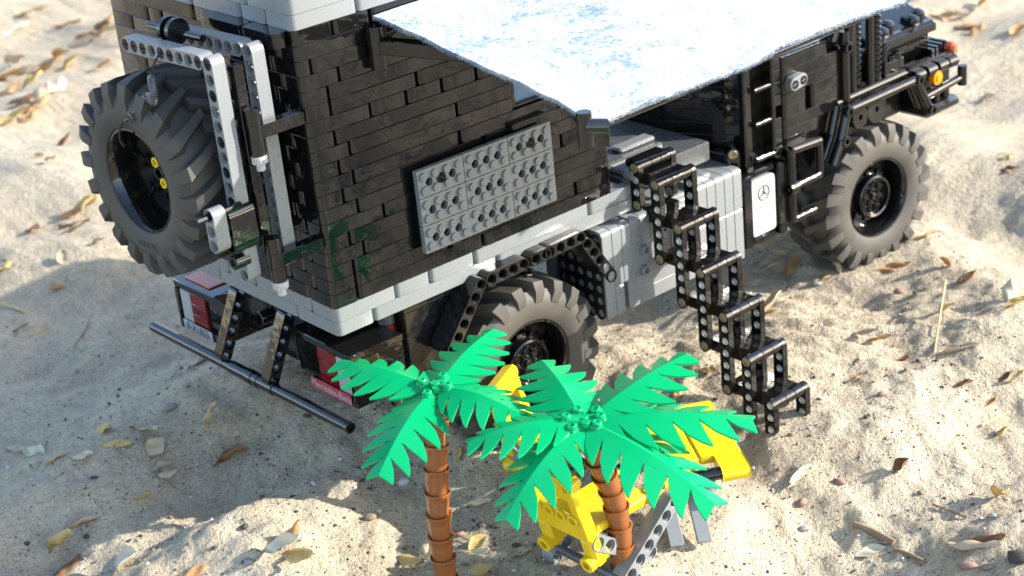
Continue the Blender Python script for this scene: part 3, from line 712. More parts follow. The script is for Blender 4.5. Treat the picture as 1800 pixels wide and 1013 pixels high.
# front bumper, lights, fender tubes
fb = part('front_bumper', MB().box(62.2, 67.0, -.9, 25, -3.1, -2.1, .3).box(62.6, 67.0, .3, 23.7, -2.05, 1.4, .1), BLACKM)
b = MB()
for x in (60.6, 62.2, 63.8, 65.2): b.cyl((x, -.6, 1.2), (x+1.2, -.6, 1.2), .55)
b.cyl((64.2, -.2, -2.0), (64.2, -.2, -.8), .4).cyl((65.6, -.2, -2.0), (65.6, -.2, -.7), .4).box(60.2, 66.6, -.5, .28, 1.2, 2.1, .1)
part('bumper_tubes', b, BLACK, fb)
part('front_tube', MB().cyl((61.6, -.9, -.9), (67.2, -.9, -.5), .36).cyl((67.0, -1.0, -1.2), (67.0, -1.0, .6), .42), BLACK, fb)
for k in range(4): part('radiator_fin', MB().box(64.4+k*.6, 64.8+k*.6, .3, 6, 1.45, 2.5+.1*k, .05), BLACK, fb)
part('turn_light', MB().cyl((63.4, -1.15, .45), (63.4, -.6, .45), .62, seg=20).cyl((63.4, -1.25, .45), (63.4, -1.1, .45), .35, seg=16), ORANGE, fb)
part('corner_light', MB().box(66.2, 67.1, -.6, .6, 1.45, 2.7, .25), SALMON, fb)
ft = part('fender_tube', MB().path([(49.3, -1.0, -3.2), (50.4, -1.0, -1.3), (51.2, -1.0, .9)], .42, 14).cyl((50.9, -1.0, 1.0), (60.6, -1.0, 1.1), .4).cyl((60.4, -1.0, 1.1), (62.4, -1.0, -2.2), .4), BLACK)
part('inner_tube', MB().path([(49.3, -.0, -2.9), (50.4, -.0, -1.0), (51.2, -.0, 1.3)], .42, 14).cyl((50.9, -.0, 1.5), (60.6, -.0, 1.6), .4).cyl((60.4, 0, 1.5), (62.2, 0, -2), .4), BLACK, ft)
for x, z in ((50.6, -1.4), (51.1, 1.0), (60.5, 1.1), (62.3, -2.1)): part('tube_joint', MB().ring((x, -1.55, z), (x, -1.0, z), .48, .24), BLACK, ft)
part('steering_gear', MB().ring((55.0, .6, -1.0), (55.0, 1.0, -1.0), 1.0, .25, 20).ring((57.2, .6, -.9), (57.2, 1.0, -.9), 1.25, .25, 22).box(53.5, 61, 1.2, 6, -2.5, .9, .1), BLACKM)
# star-emblem cover, frame and step
st = part('cover_frame', MB().box(38.6, 39.6, -.9, 1.5, -7.2, -1.0, .1).box(42.7, 43.7, -.9, 1.5, -7.2, -1.0, .1).box(39.62, 42.68, -.6, 1.4, -7.3, -6.75, .08).box(39.62, 42.68, -.6, 1.4, -1.55, -.95, .15).box(39.6, 42.7, -.1, 1.5, -6.74, -1.56, .02), BLACK)
b = MB(); o = arc(42.2, -2.1, .4, 0, 90, 5)+arc(40.1, -2.1, .4, 90, 180, 5)+arc(40.1, -6.2, .4, 180, 270, 5)+arc(42.2, -6.2, .4, 270, 360, 5)
v, f = prism(o, 0, .55, .08); b.add([(x, -.12-z, y) for x, y, z in v], f); part('cover', b, WHITE, st)
EMB = plastic('emblem_grey', (.11, .115, .12), .3, 0, 0)
b = MB(); b.add(*lathe([(.60, 0), (.60, .05), (.66, .05), (.66, 0)], 28))
for k in range(3):
    b.add(*prism([(-.09, .0), (0, -.09), (.09, 0), (0, .6)], 0, .06, 0), m=Matrix.Rotation(k*2*pi/3, 4, 'Z'))
put('star_emblem', b.mesh('star_emblem', EMB), st, (41.15, -.675, -3.0), axes((1, 0, 0), (0, -1, 0)))
part('side_step', MB().cyl((44.1, -1, -.3), (47.7, -1, -.5), .4).cyl((44.1, -1, -.1), (44.1, -1, -6.4), .42).cyl((47.6, -1, -.4), (47.6, -1, -3.4), .36).cyl((44.1, -1, -3.5), (47.7, -1, -3.4), .36).cyl((44.1, -1, -6.3), (46.9, -1, -6.3), .36).ring((43.6, -1, -3.5), (44.6, -1, -3.5), .62, .3).box(44, 47, -.6, 2, -1.0, -.2, .1), BLACK)

# ---- awning arms (parts of the truck)
aw = part('awning_arm', MB().cyl((5.7, -.55, 17.2), (5.7, -.55, 20.0), .55).cyl((5.7, -.55, 18.2), (5.7, -.55, 18.3), .57).box(5.3, 6.1, -.5, .0, 17.4, 19.6, .05), BLACK)
def stick(a, c, wd, hh, mat, name):
    a = Vector(a); c = Vector(c); q_ = axes(c-a, (0, 0, 1)); b = MB(); b.box(0, (c-a).length, -wd/2, wd/2, -hh/2, hh/2, .06)
    return put(name, b.mesh(name, mat), aw, a, q_)
stick((5.9, -.8, 18.7), (12.2, -9.8, 17.6), .95, .95, BLACK, 'arm_link'); stick((12.0, -10.2, 16.6), (6.6, -20.2, 16.1), .95, .95, BLACK, 'arm_link')
part('arm_joint', MB().cyl((12.2, -10.0, 16.0), (12.2, -10.0, 18.2), .5), BLACK, aw)
part('front_bar', MB().cyl((5.2, -20.2, 17.05), (50.6, -20.2, 17.75), .3), BLACK, aw)
part('arm_tip', MB().cyl((4.75, -20.9, 18.5), (4.75, -20.9, 16.4), .45).cyl((4.6, -21.0, 17.7), (5.6, -21.5, 17.5), .46).ring((5.55, -21.46, 17.51), (5.8, -21.6, 17.45), .46, .26), BLACK, aw)
part('front_hinge', MB().cyl((25.0, -.3, 17.2), (25.0, -.3, 20.0), .5), BLACK, aw); stick((25.1, -.6, 18.7), (31, -10, 17.6), .95, .95, BLACK, 'arm_link'); stick((31, -10, 16.6), (40, -20.0, 16.7), .95, .95, BLACK, 'arm_link'); part('arm_joint', MB().cyl((31, -10.0, 16.0), (31, -10.0, 18.2), .5), BLACK, aw)

# ------------------------------------------------------------------ awning cloth
def cloth_pt(u, v):
    x = 6.0+45.0*u; y = -.15-20.9*v; z = 20.55-3.05*v+.85*u*v  # unseen front length added so the cloth shades the truck side
    z += -.45*math.sin(pi*u)*math.sin(pi*v)+.10*math.sin(9*u+3*v)*math.sin(pi*v)+.06*math.sin(23*u+5*v)+.13*math.exp(-((u*3-v*.9-.1)/.05)**2)*v+.11*math.exp(-((u*2.2+v*.7-.9)/.05)**2)*v+.10*math.exp(-((v-.82-.1*math.sin(9*u))/.03)**2)-.12*math.exp(-((u*1.4-v*.5-.35)/.07)**2)
    x += .12*math.sin(11*v)+.05*math.sin(31*v); y += .16*math.sin(17*u+1)*v+.07*math.sin(41*u)*v
    if u < .02: x -= .0
    return (x, y, z)
nu, nv = 130, 66; v = []; f = []
for side_ in (0, 1):
    for i in range(nu+1):
        for j in range(nv+1):
            q_ = cloth_pt(i/nu, j/nv); v.append((q_[0], q_[1], q_[2]-(0 if side_ == 0 else .18)))
n1 = (nu+1)*(nv+1)
for i in range(nu):
    for j in range(nv):
        a = i*(nv+1)+j; f.append((a, a+1, a+nv+2, a+nv+1)); f.append((n1+a, n1+a+nv+1, n1+a+nv+2, n1+a+1))
edge = [i*(nv+1) for i in range(nu+1)]+[nu*(nv+1)+j for j in range(1, nv+1)]+[i*(nv+1)+nv for i in range(nu-1, -1, -1)]+[j for j in range(nv-1, 0, -1)]
for a, c in zip(edge, edge[1:]+edge[:1]): f.append((a, c, n1+c, n1+a))
cl = tag(put('awning_cloth', mk('awning_cloth', v, f, FELT, 60), None, (0, 0, 0)), 'white and blue fluffy felt awning stretched out from the black truck side', 'awning')
b = MB()
for k in range(7000):
    e = random.random(); s_ = random.random()
    u_, v_ = (s_, 1.0) if e < .55 else ((0.0, s_) if e < .9 else (1.0, s_))
    p0 = Vector(cloth_pt(u_, v_))-Vector((0, 0, random.uniform(0, .26)))
    d = Vector((0, -1, 0)) if e < .55 else Vector((-1 if e < .9 else 1, 0, 0))
    d = (d+Vector((random.gauss(0, .6), random.gauss(0, .6), random.gauss(-.1, .5)))).normalized()*random.uniform(.06, .24)
    s2 = d.cross(Vector((random.random(), random.random(), random.random()))).normalized()*.022
    b.add([p0-s2, p0+s2, p0+d], [(0, 1, 2)])
fz = put('fibre_fringe', b.mesh('fibre_fringe', FELT), cl, (0, 0, 0)); fz['kind'] = 'stuff'

# ------------------------------------------------------------------ stairs
ld = thing('folding_stairs', 'black stair ladder of six plastic treads leading from the sand up to the truck', 'ladder', (29.5, -13.5, -14.7))
LX0, LXW = 27.55, 4.0
hm = axes((0, 0, -1), (-1, 0, 0))
def lput(nm, me_, loc, rot=None): return put(nm, me_, ld, loc, rot)
def thinbeam(n):
    k = ('tb', n)
    if k not in _cache: _cache[k] = mk('upright', *holed(n, .5), BLACK, 30)
    return _cache[k]
def treadmesh(n, w_):
    k = ('tread', n, w_)
    if k not in _cache: _cache[k] = mk('tread', *prism(stadium(n, .46), -w_/2+.01, w_/2-.01, .03), BLACK)
    return _cache[k]
for i in range(-1, 6):
    y = -2.3-2.1*i; z = 2.4-3.0*i; nn = {-1: 4, 4: 6, 5: 3}.get(i, 7); z = z if i >= 0 else 3.3
    for x in (LX0+.25, LX0+LXW-.25):
        lput('upright', thinbeam(nn), (x, y, z), hm)
        for k in range(nn):
            lput('pin', pinmesh(TAN, False) if k in (0, nn-1) and nn > 3 else plugmesh(), (x, y, z-k), axes((0, 1, 0), (-1, 0, 0)))  # middle holes get added silver plugs in place of their gleam
    n_ = {-1: 2.0, 0: 3.1}.get(i, 5.2)
    for k in range(3): lput('tread', treadmesh(n_, 1.0), (LX0+1.0+k, y, z), axes((0, 1, 0), (1, 0, 0)))
# ------------------------------------------------------------------ palms
def frond_mesh(L, wid, droop, teeth=6):
    """serrated V-folded leaf along +x with thickness"""
    pts = []; f = []
    m = 4*teeth
    def prof(t): return wid*(.25+.75*math.sin(pi*min(1, .10+t*.9))**.8)*(1-.42*t)
    rows = []
    for k in range(m+1):
        t = k/m; x = L*t; ph = (t*teeth) % 1.0
        if k % 4 == 0: ph = 0.0
        hwv = prof(t)*min(.38, .16+.8*t)
        # tooth: rises slowly from valley then drops, pointing to the tip
        amp = prof(t)*(.62*(ph**.8))
        rows.append((t, x, hwv, amp))
    top = []
    def place(x, w_, lift=0):
        t = x/L; return (x, w_, -droop*t*t*L*.1-.32*abs(w_)+.25*math.sin(pi*t)+lift)
    def build(off):
        v = []; fc = []
        rib = []
        for t, x, hwv, amp in rows: rib.append(len(v)); v.append(place(x, 0, off))
        for s in (1, -1):
            val = []
            for t, x, hwv, amp in rows: val.append(len(v)); v.append(place(x, s*hwv*(1-t*.6), off))
            for k in range(m):
                q_ = (rib[k], rib[k+1], val[k+1], val[k]); fc.append(q_ if s < 0 else tuple(reversed(q_)))
            for q in range(teeth):
                k0 = q*4; t0 = q/teeth; t1 = (q+1)/teeth
                tipx = min(L*1.02, L*(t1+.075)); W_ = prof((t0+t1)/2)*1.12
                a = val[k0]; c = val[k0+4]
                tip = (tipx, s*W_)
                pa = Vector(v[a][:2]); pc = Vector(v[c][:2]); pt = Vector(tip)
                ids = []
                for u in (.4, .75):
                    p_ = pa.lerp(pt, u)+Vector((-.02, s*.16*W_*math.sin(pi*u))); ids.append(len(v)); v.append(place(p_.x, p_.y, off))
                perp = Vector((.06, s*.02)); ids.append(len(v)); v.append(place(pt.x-.07, pt.y+s*.03, off)); ids.append(len(v)); v.append(place(pt.x, pt.y-s*.04, off))
                for u in (.7, .35):
                    p_ = pc.lerp(pt, u)+Vector((.01, s*.04*W_)); ids.append(len(v)); v.append(place(p_.x, p_.y, off))
                mids = [val[k0+1], val[k0+2], val[k0+3]]
                poly = [a]+ids+[c]+mids[::-1]
                fc.append(tuple(poly) if s < 0 else tuple(reversed(poly)))
        return v, fc
    v1, f1 = build(0); v2, f2 = build(-.13)
    n = len(v1); F_ = [tuple(reversed(q_)) for q_ in f1]+[tuple(i+n for i in q_) for q_ in f2]
    cnt = {}
    for q_ in F_[:len(f1)]:
        for a, c in zip(q_, q_[1:]+q_[:1]): cnt[(a, c)] = 1
    for (a, c) in list(cnt):
        if (c, a) not in cnt: F_.append((c, a, a+n, c+n))
    b = MB(); b.add(v1+v2, F_)
    for k in (.55,): b.add(*lathe([(.32, 0), (.32, .3), (.27, .36), (.16, .36), (.15, .3), (0, .3)], 12), m=Matrix.Translation((k, 0, .0)))
    b.cyl((-.35, 0, -.25), (.9, 0, -.1), .42, .34, seg=10, bev=.08)
    return b.mesh('frond', GREEN, 25)
def palm(label, spine, crown, tips, nseg):
    nseg = nseg+1
    spine = [(spine[0][0], spine[0][1], H(spine[0][0], spine[0][1])-.5)]+spine[1:]; base = spine[0]; pt = thing('palm_tree', label, 'toy palm', (base[0], base[1], base[2]), 'toy palm trees')
    P_ = curvepts(spine, nseg*6); d = [0]
    for a, c in zip(P_[:-1], P_[1:]): d.append(d[-1]+(c-a).length)
    def pos(s):
        for k in range(len(d)-1):
            if d[k+1] >= s: return P_[k].lerp(P_[k+1], (s-d[k])/max(1e-6, d[k+1]-d[k]))
        return P_[-1]
    sl = d[-1]/nseg
    seg = MB(); seg.add(*lathe([(0, -.12), (.66, -.12), (.70, .0), (.76, sl*.55), (.83, sl*.92), (.89, sl*.955), (.88, sl*1.02), (.78, sl*1.02), (.74, sl*.9), (0, sl*.9)], 20)); sm = seg.mesh('trunk_segment', BROWN, 40)
    for k in range(nseg):
        a = pos(k*sl); c = pos((k+1)*sl)
        put('trunk_segment', sm, pt, a, (c-a).to_track_quat('Z', 'Y').to_matrix())
    C_ = Vector(crown); hubm = MB(); hubm.cyl((0, 0, -.7), (0, 0, .05), .72).cyl((0, 0, .05), (0, 0, .35), .32)
    for k in (0, 2.1, 4.2): hubm.cyl((.6*math.cos(k), .6*math.sin(k), -.1), (.6*math.cos(k), .6*math.sin(k), .28), .3, seg=12)
    put('crown_hub', hubm.mesh('crown_hub', GREEN), pt, C_)
    for k, (tx, ty, tz, wd, dr, roll) in enumerate(tips):
        dv = Vector((tx, ty, tz))-C_; hz = Vector((dv.x, dv.y, dv.z+dr*.1*dv.length*.9))
        zd = Vector((0, 0, 1)); q_ = axes(hz, zd)
        q_ = q_ @ Matrix.Rotation(R_(roll), 3, 'X')
        start = C_+hz.normalized()*.5+Vector((0, 0, .06*k-.1))
        put('frond', frond_mesh(dv.length-.3, wd*1.3, dr), pt, start, q_)
    return pt
palm('toy palm tree with four green fronds on an upright jointed brown trunk', [(.05, -8.5, -15.3), (.1, -8.5, -12), (.4, -8.45, -8), (1.0, -8.2, -5), (1.85, -7.6, -2.5)], (1.95, -7.45, -2.0),
     [(-.4, -.2, -1.5, 2.1, .8, 0), (9.0, -4.9, -1.4, 2.1, .6, 0), (-5.0, -10.4, -4.0, 2.2, 1.6, 0), (3.6, -14.0, -2.6, 2.1, 1.5, 0)], 8)
palm('toy palm tree with six green fronds on a leaning brown trunk by yellow chairs', [(7.85, -17.5, -15.3), (7.95, -17.4, -12), (7.6, -17.5, -9), (6.5, -17.7, -6), (5.3, -18.1, -2.6)], (5.0, -18.25, -2.0),
     [(8.0, -11.2, -1.3, 2.2, .9, 0), (13.2, -19.0, -.5, 2.2, .4, 0), (12.2, -25.2, -2.5, 2.3, .9, 0), (6.2, -27.6, -4.6, 2.5, 1.4, 0), (-2.2, -19.1, -5.0, 2.1, 1.8, 0), (-.6, -14.2, -2.6, 2.1, 1.4, 0)], 8)

# ------------------------------------------------------------------ camp chairs and table
def chair(label, loc, rz):
    c = thing('camp_chair', label, 'toy chair', loc, 'yellow camp chairs', rz)
    def lp(nm, mb, mat, ang=38): return put(nm, mb.mesh(nm, mat, ang), c, (0, 0, 0), local=True)
    # chair faces +x, origin on the sand under the backrest; seat height 3.4
    th = R_(-14); q_ = Matrix.Translation((-.2, 0, 1.6)) @ Matrix.Rotation(th, 4, 'Y')
    def pl(o, x0, x1, b_=.06):       # plate in the y-z plane
        v, f = prism(o, x0, x1, b_); return [(x, y, z) for y, z, x in v], f
    b = MB()
    b.add(*pl([(-2.2, 1.6), (2.2, 1.6), (2.1, 3.6), (-2.1, 3.6)], -.45, .4), m=q_)
    b.add(*pl([(-2.05, 4.6), (2.05, 4.6), (1.9, 6.2), (-1.9, 6.2)], -.45, .4), m=q_)
    for s in (1, -1):
        b.add(*pl([(s*1.72-.3, 3.5), (s*1.72+.3, 3.5), (s*1.72+.3, 4.7), (s*1.72-.3, 4.7)], -.44, .39), m=q_)
        b.add(*pl([(s*1.8-.5, -.2), (s*1.8+.5, -.2), (s*1.8+.5, 1.8), (s*1.8-.5, 1.8)], -.5, .45, .2), m=q_)
    bk = lp('backrest', b, YELLOW)
    b = MB()
    for s in (1, -1):
        for y0 in (1.6,): b.ring(q_ @ Vector((-.9, s*1.8, .1)), q_ @ Vector((.7, s*1.8, .1)), .52, .27)
    for k in range(4): b.ring(q_ @ Vector((-.62, -1.5+k, 3.25)), q_ @ Vector((-.35, -1.5+k, 3.25)), .4, .25, 12)
    b.ring(q_ @ Vector((-.55, -1.7, 5.7)), q_ @ Vector((.45, -1.7, 5.7)), .45, .22, 12).ring(q_ @ Vector((-.55, 1.7, 5.7)), q_ @ Vector((.45, 1.7, 5.7)), .45, .22, 12)
    put('backrest_tubes', b.mesh('backrest_tubes', YELLOW), c, (0, 0, 0), local=True)
    b = MB(); b.add(*prism([(0, -1.9), (4.6, -1.9), (4.6, 1.9), (0, 1.9)], 3.1, 3.7, .1)); b.ring((4.9, -2.4, 3.4), (4.9, -1.2, 3.4), .52, .26).ring((4.9, 1.2, 3.4), (4.9, 2.4, 3.4), .52, .26).box(4.3, 4.9, -2.2, -1.3, 3.0, 3.8, .1).box(4.3, 4.9, 1.3, 2.2, 3.0, 3.8, .1)
    lp('seat', b, YELLOW)
    for s in (1, -1):
        put('leg', holebeam(7, GREY), c, (5.2, s*2.75, 3.3), axes((-4.6, 0, -3.4), (0, s, 0)), local=True)
        put('leg', holebeam(6, GREY), c, (-.4, s*1.9, 2.9), axes((4.4, 0, -2.9), (0, s, 0)), local=True)
        lp('pin', MB().cyl((5.2, s*1.3, 3.3), (5.2, s*3.1, 3.3), .36).ring((5.2, s*2.0, 3.3), (5.2, s*2.3, 3.3), .5, .3), BLACK)
    lp('foot_axle', MB().cyl((.6, -3.0, .15), (.6, 3.0, .15), .3, seg=10).cyl((4.0, -2.2, .2), (4.0, 2.2, .2), .3, seg=10), DGREY)
    return c
chair('yellow toy camp chair with grey crossed legs behind the leaning palm trunk', (6.1, -15.2, -14.7), 2).scale = (1.1, 1.1, 1.12)
chair('yellow toy camp chair standing beside the rear wheel', (12.4, -3.2, -14.8), -62)
tb = thing('camp_table', 'yellow toy folding table on flat grey legs between the palm and the stairs', 'toy table', (18.6, -13.2, -15.0), None, -31)
# table local: long axis y, near end -y
b = MB(); b.box(-3.0, -.03, -3.4, 4.5, 3.55, 4.1, .12).box(.03, 3.0, -3.4, 4.5, 3.55, 4.1, .12)
put('table_top', b.mesh('table_top', YELLOW), tb, (0, 0, 0), local=True)
for x0, x1 in ((-3.0, -.9), (1.0, 3.0)):
    b = MB(); v, f = prism([(-5.2, 3.55)]+[(-5.2-.0, 3.55)]+[(-3.3, 3.3), (-3.3, 4.1), (-5.0, 4.1)]+[(-5.2-.55*math.sin(a), 3.55+.55*math.cos(a)) for a in np.linspace(.2, pi, 7)][0:] , x0, x1, .08)
    o = [(-3.35, 3.3), (-3.35, 4.12), (-5.1, 4.12)]+[(-5.1-.5*math.sin(a), 3.62+.5*math.cos(a)) for a in np.linspace(.2, pi, 7)]
    v, f = prism(o[::-1], x0, x1, .06); b.add([(x, y, z) for y, z, x in v], f); put('table_prong', b.mesh('table_prong', YELLOW), tb, (0, 0, 0), local=True)
put('axle', MB().cyl((-1.0, -4.9, 3.65), (1.1, -4.9, 3.65), .45).mesh('axle', BLACK), tb, (0, 0, 0), local=True)
put('axle_sleeve', MB().ring((.05, -4.9, 3.4), (.05, -4.9, 1.7), .55, .32).cyl((.05, -4.9, 3.4), (.05, -4.9, 1.95), .34).mesh('axle_sleeve', GREY), tb, (0, 0, 0), local=True)
for x, y0, y1 in ((-2.7, -2.6, -6.6), (-.8, -2.6, -6.7), (-2.4, 2.0, 4.8), (2.4, 2.0, 4.8)):
    b = MB(); dv = Vector((0, y1-y0, -3.9)); b.box(0, dv.length, -.5, .5, -.22, .22, .05, m=Matrix.Identity(4))
    put('leg', b.mesh('leg', GREY), tb, (x, y0, 3.5), axes(dv, (0, -3.9, -(y1-y0))), local=True)

# ------------------------------------------------------------------ leaves, stones, straw
def leaf_mesh(seed, L, wd, curl, bend, mat):
    r = random.Random(seed); nu_, nv_ = 14, 8; v = []; f = []
    k1, k2 = r.uniform(0, 6), r.uniform(0, 6); tw = r.uniform(-.5, .5)
    for side_ in (0, 1):
        for i in range(nu_+1):
            t_ = i/nu_; hw = wd*.5*max(.02, math.sin(pi*t_**.85)**.75*(1-.25*t_))*(1+.12*math.sin(9*t_+k1))
            for j in range(nv_+1):
                s = (j/nv_-.5)*2; w_ = s*hw; ang = curl*s*(.6+.5*t_)
                yy_ = hw*math.sin(ang)/max(curl, .05) if abs(curl) > .05 else w_
                zz = hw*(1-math.cos(ang))/max(curl, .05)
                x = L*(t_-.5); zz += bend*(t_-.5)**2*L+.06*L*math.sin(5*t_+k2)*s*.4+.03*L*math.sin(11*t_+k1+3*s)
                yy_ += tw*(t_-.5)*L*.2
                v.append((x, yy_, zz-(.03 if side_ else 0)))
    n = (nu_+1)*(nv_+1)
    for i in range(nu_):
        for j in range(nv_):
            a = i*(nv_+1)+j; f.append((a, a+nv_+1, a+nv_+2, a+1)); f.append((n+a, n+a+1, n+a+nv_+2, n+a+nv_+1))
    ed = [i*(nv_+1) for i in range(nu_+1)]+[nu_*(nv_+1)+j for j in range(1, nv_+1)]+[i*(nv_+1)+nv_ for i in range(nu_-1, -1, -1)]+[j for j in range(nv_-1, 0, -1)]
    for a, c in zip(ed, ed[1:]+ed[:1]): f.append((c, a, n+a, n+c))
    b = MB(); b.add(v, f); b.path([(-.5*L, 0, bend*.25*L), (-.62*L, .05, bend*.36*L)], .05, 5)
    return b.mesh('dry_leaf', mat, 60)
LV = [  # px, py, colour, length, width, curl, tilt
 (60, 583, 'tan', 4.6, 2.2, .9, 8), (375, 748, 'tan', 3.0, 1.6, 1.2, 62), (182, 757, 'yellow', 2.6, 1.8, 1.6, 30), (252, 758, 'tan', 5.2, 1.4, .5, 6), (205, 784, 'yellow', 3.2, 1.2, .8, 5),
 (275, 792, 'tan', 2.4, 2.0, .8, 25), (285, 828, 'tan', 2.2, 1.3, .9, 10), (297, 848, 'tan', 2.2, 1.3, 1.1, 15), (408, 813, 'brown', 3.6, 2.2, 1.7, 20), (252, 878, 'yellow', 2.0, 1.0, .6, 8),
 (145, 922, 'tan', 3.0, 1.6, 1.0, 12), (62, 795, 'pale', 3.0, 1.7, .8, 8), (100, 806, 'tan', 2.4, 1.3, 1.0, 20), (142, 806, 'pale', 2.4, 1.1, .7, 10), (35, 790, 'tan', 3.6, 1.6, 1.9, 8),
 (115, 985, 'yellow', 4.0, 2.4, 1.5, 40), (120, 1003, 'brown', 3.0, 1.6, 1.4, 15), (222, 993, 'pale', 3.8, 2.8, 1.2, 35), (505, 955, 'orange', 3.2, 2.0, 1.6, 35), (500, 985, 'pale', 4.8, 1.8, 1.0, 30),
 (528, 995, 'yellow', 4.2, 2.0, .8, 20), (340, 1008, 'orange', 2.6, 1.6, 1.0, 12), (495, 582, 'yellow', 2.8, 1.6, 1.5, 25), (512, 592, 'yellow', 2.2, .9, .8, 5), (505, 632, 'tan', 2.4, 1.5, 1.4, 15),
 (540, 655, 'orange', 2.2, 1.3, 1.2, 15), (350, 637, 'tan', 2.4, 1.4, 1.6, 25), (605, 665, 'yellow', 1.7, .9, .6, 10), (645, 683, 'orange', 1.4, 1.0, 1.8, 40), (560, 618, 'yellow', 3.0, 1.2, .9, 10),
 (40, 581, 'tan', 2.4, 1.4, 1.2, 15), (100, 508, 'orange', 2.6, 1.2, .9, 10), (110, 455, 'tan', 2.0, 1.6, 1.0, 40), (175, 430, 'tan', 2.0, 1.4, 1.0, 25), (8, 470, 'yellow', 2.4, 1.6, 1.4, 20),
 (120, 380, 'orange', 5, 2.6, 1.2, 20), (150, 378, 'yellow', 4.2, 2.4, 1.4, 35), (165, 350, 'yellow', 2.5, 1.6, 1.2, 30), (130, 395, 'brown', 4.4, 1.4, 1.3, 6), (128, 410, 'tan', 3.6, 1.6, 1.1, 30), (60, 408, 'orange', 2.6, 1.8, 1.2, 15),
 (20, 145, 'orange', 9, 4, 1.0, 18), (50, 130, 'tan', 8, 4, 1.2, 14), (85, 120, 'orange', 8, 4, 1.3, 24), (110, 105, 'orange', 7, 4, 1.2, 20), (65, 195, 'orange', 8, 4, 1.1, 16), (40, 205, 'brown', 7, 3, 1.2, 10), (20, 215, 'yellow', 6, 3, 1.2, 20),
 (55, 215, 'orange', 5, 3, 1.5, 30), (10, 130, 'pale', 7, 4, 1.0, 20), (15, 168, 'orange', 7, 5, 1.2, 25), (38, 182, 'brown', 7, 4, 1.3, 18), (72, 172, 'tan', 6, 5, 1.1, 30), (100, 150, 'pale', 6, 4, 1.0, 20), (125, 118, 'yellow', 5, 4, 1.4, 35), (60, 152, 'yellow', 6, 4, 1.2, 30), (30, 118, 'tan', 7, 5, 1.3, 22), (138, 92, 'tan', 7, 4, 1.1, 20), (185, 120, 'orange', 5, 3, 1.2, 25), (178, 55, 'brown', 6, 4, 1.2, 20), (60, 280, 'tan', 3, 1.6, 1, 10), (90, 285, 'orange', 2.4, 1.6, 1, 20), (115, 255, 'brown', 3, 1.6, 1.4, 30), (60, 30, 'tan', 9, 4, 1, 10), (190, 65, 'tan', 9, 4, 1.2, 20), (30, 60, 'pale', 9, 4, 1, 10), (120, 45, 'brown', 7, 3, 1, 10), (150, 65, 'orange', 6, 3, 1, 20), (195, 40, 'orange', 6, 3, 1, 20),
 (1628, 418, 'yellow', 3.0, 1.3, .8, 15), (1572, 476, 'orange', 3.8, 1.4, .9, 12), (1660, 472, 'orange', 2.2, 1.5, 1.4, 45), (1665, 552, 'yellow', 2.0, 1.5, 1.2, 40), (1682, 618, 'tan', 4.2, 1.1, .8, 10),
 (1522, 604, 'tan', 3.2, 1.5, 1.3, 25), (1548, 612, 'orange', 2.4, 1.2, 1.4, 20), (1590, 635, 'brown', 1.5, .9, 1, 10), (1505, 665, 'orange', 1.5, .8, .8, 10), (1757, 885, 'yellow', 3.0, 2.0, 1.5, 40), (1712, 962, 'tan', 4.2, 1.8, 2.2, 12),
 (1735, 948, 'brown', 3, 1.4, 2.0, 20), (1530, 972, 'pale', 2.8, 1.3, .7, 8), (1408, 838, 'pale', 3.2, 1.3, .8, 8), (1585, 830, 'brown', 1.9, 1.6, 1.8, 50), (1365, 462, 'tan', 3.0, 1.8, .8, 40), (1392, 470, 'orange', 3.4, 1.8, 1.0, 20), (1350, 478, 'tan', 4, 1.8, 1.2, 12), (1470, 478, 'tan', 2.2, 1.2, 1, 45), (1445, 495, 'orange', 2.2, 1.3, 1, 20),
 (1355, 548, 'tan', 3.4, 2.0, 1.2, 45), (1340, 552, 'yellow', 3.2, 1.2, 1.4, 10), (1700, 492, 'orange', 2.4, 1.4, 1.4, 30), (1775, 525, 'pale', 3, 1.8, 1.3, 40), (1785, 540, 'yellow', 2.6, 1.4, 1.2, 15), (1770, 665, 'brown', 1.8, 1, 1.3, 20), (1787, 675, 'yellow', 2, .9, 1.3, 50), (1695, 680, 'brown', 1.8, 1, 1.2, 15), (1742, 712, 'orange', 1.6, .9, 1, 10),
 (1245, 655, 'yellow', 2, .8, .6, 8), (1190, 695, 'yellow', 1.5, 1, 1, 15), (1760, 765, 'yellow', 1.6, 1.2, 1, 30), (840, 958, 'yellow', 2.2, 1.4, .9, 12), (848, 970, 'pale', 1.6, 1.0, 1, 20), (840, 890, 'pale', 3.0, 1.6, 1.5, 20), (915, 975, 'tan', 2.3, 1.2, .9, 20), (720, 995, 'yellow', 3.0, 1.4, 1.0, 15), (845, 1008, 'yellow', 2.4, 1.4, .9, 15),
 (808, 800, 'yellow', 1.3, 1, 1.2, 40), (653, 846, 'yellow', .9, .7, 1.2, 25), (1285, 842, 'tan', 2.2, 1.2, 1, 20), (745, 970, 'tan', 1.6, 1.2, 1.4, 40), (1300, 505, 'orange', 2.6, 1.4, 1.2, 15),
 (1740, 18, 'yellow', 6, 4, 1.2, 40), (1690, 30, 'tan', 7, 3, 1, 10), (1715, 55, 'orange', 4, 2.4, 1, 20), (1700, 48, 'orange', 6, 3, 1, 10), (1660, 35, 'orange', 7, 3, 1, 10), (1790, 55, 'orange', 4, 2.4, 1, 10), (1735, 180, 'tan', 3, 1.8, 1.2, 30), (1775, 300, 'brown', 2, 1.2, 1, 10), (1770, 278, 'yellow', 1.6, 1.2, 1, 20),
]
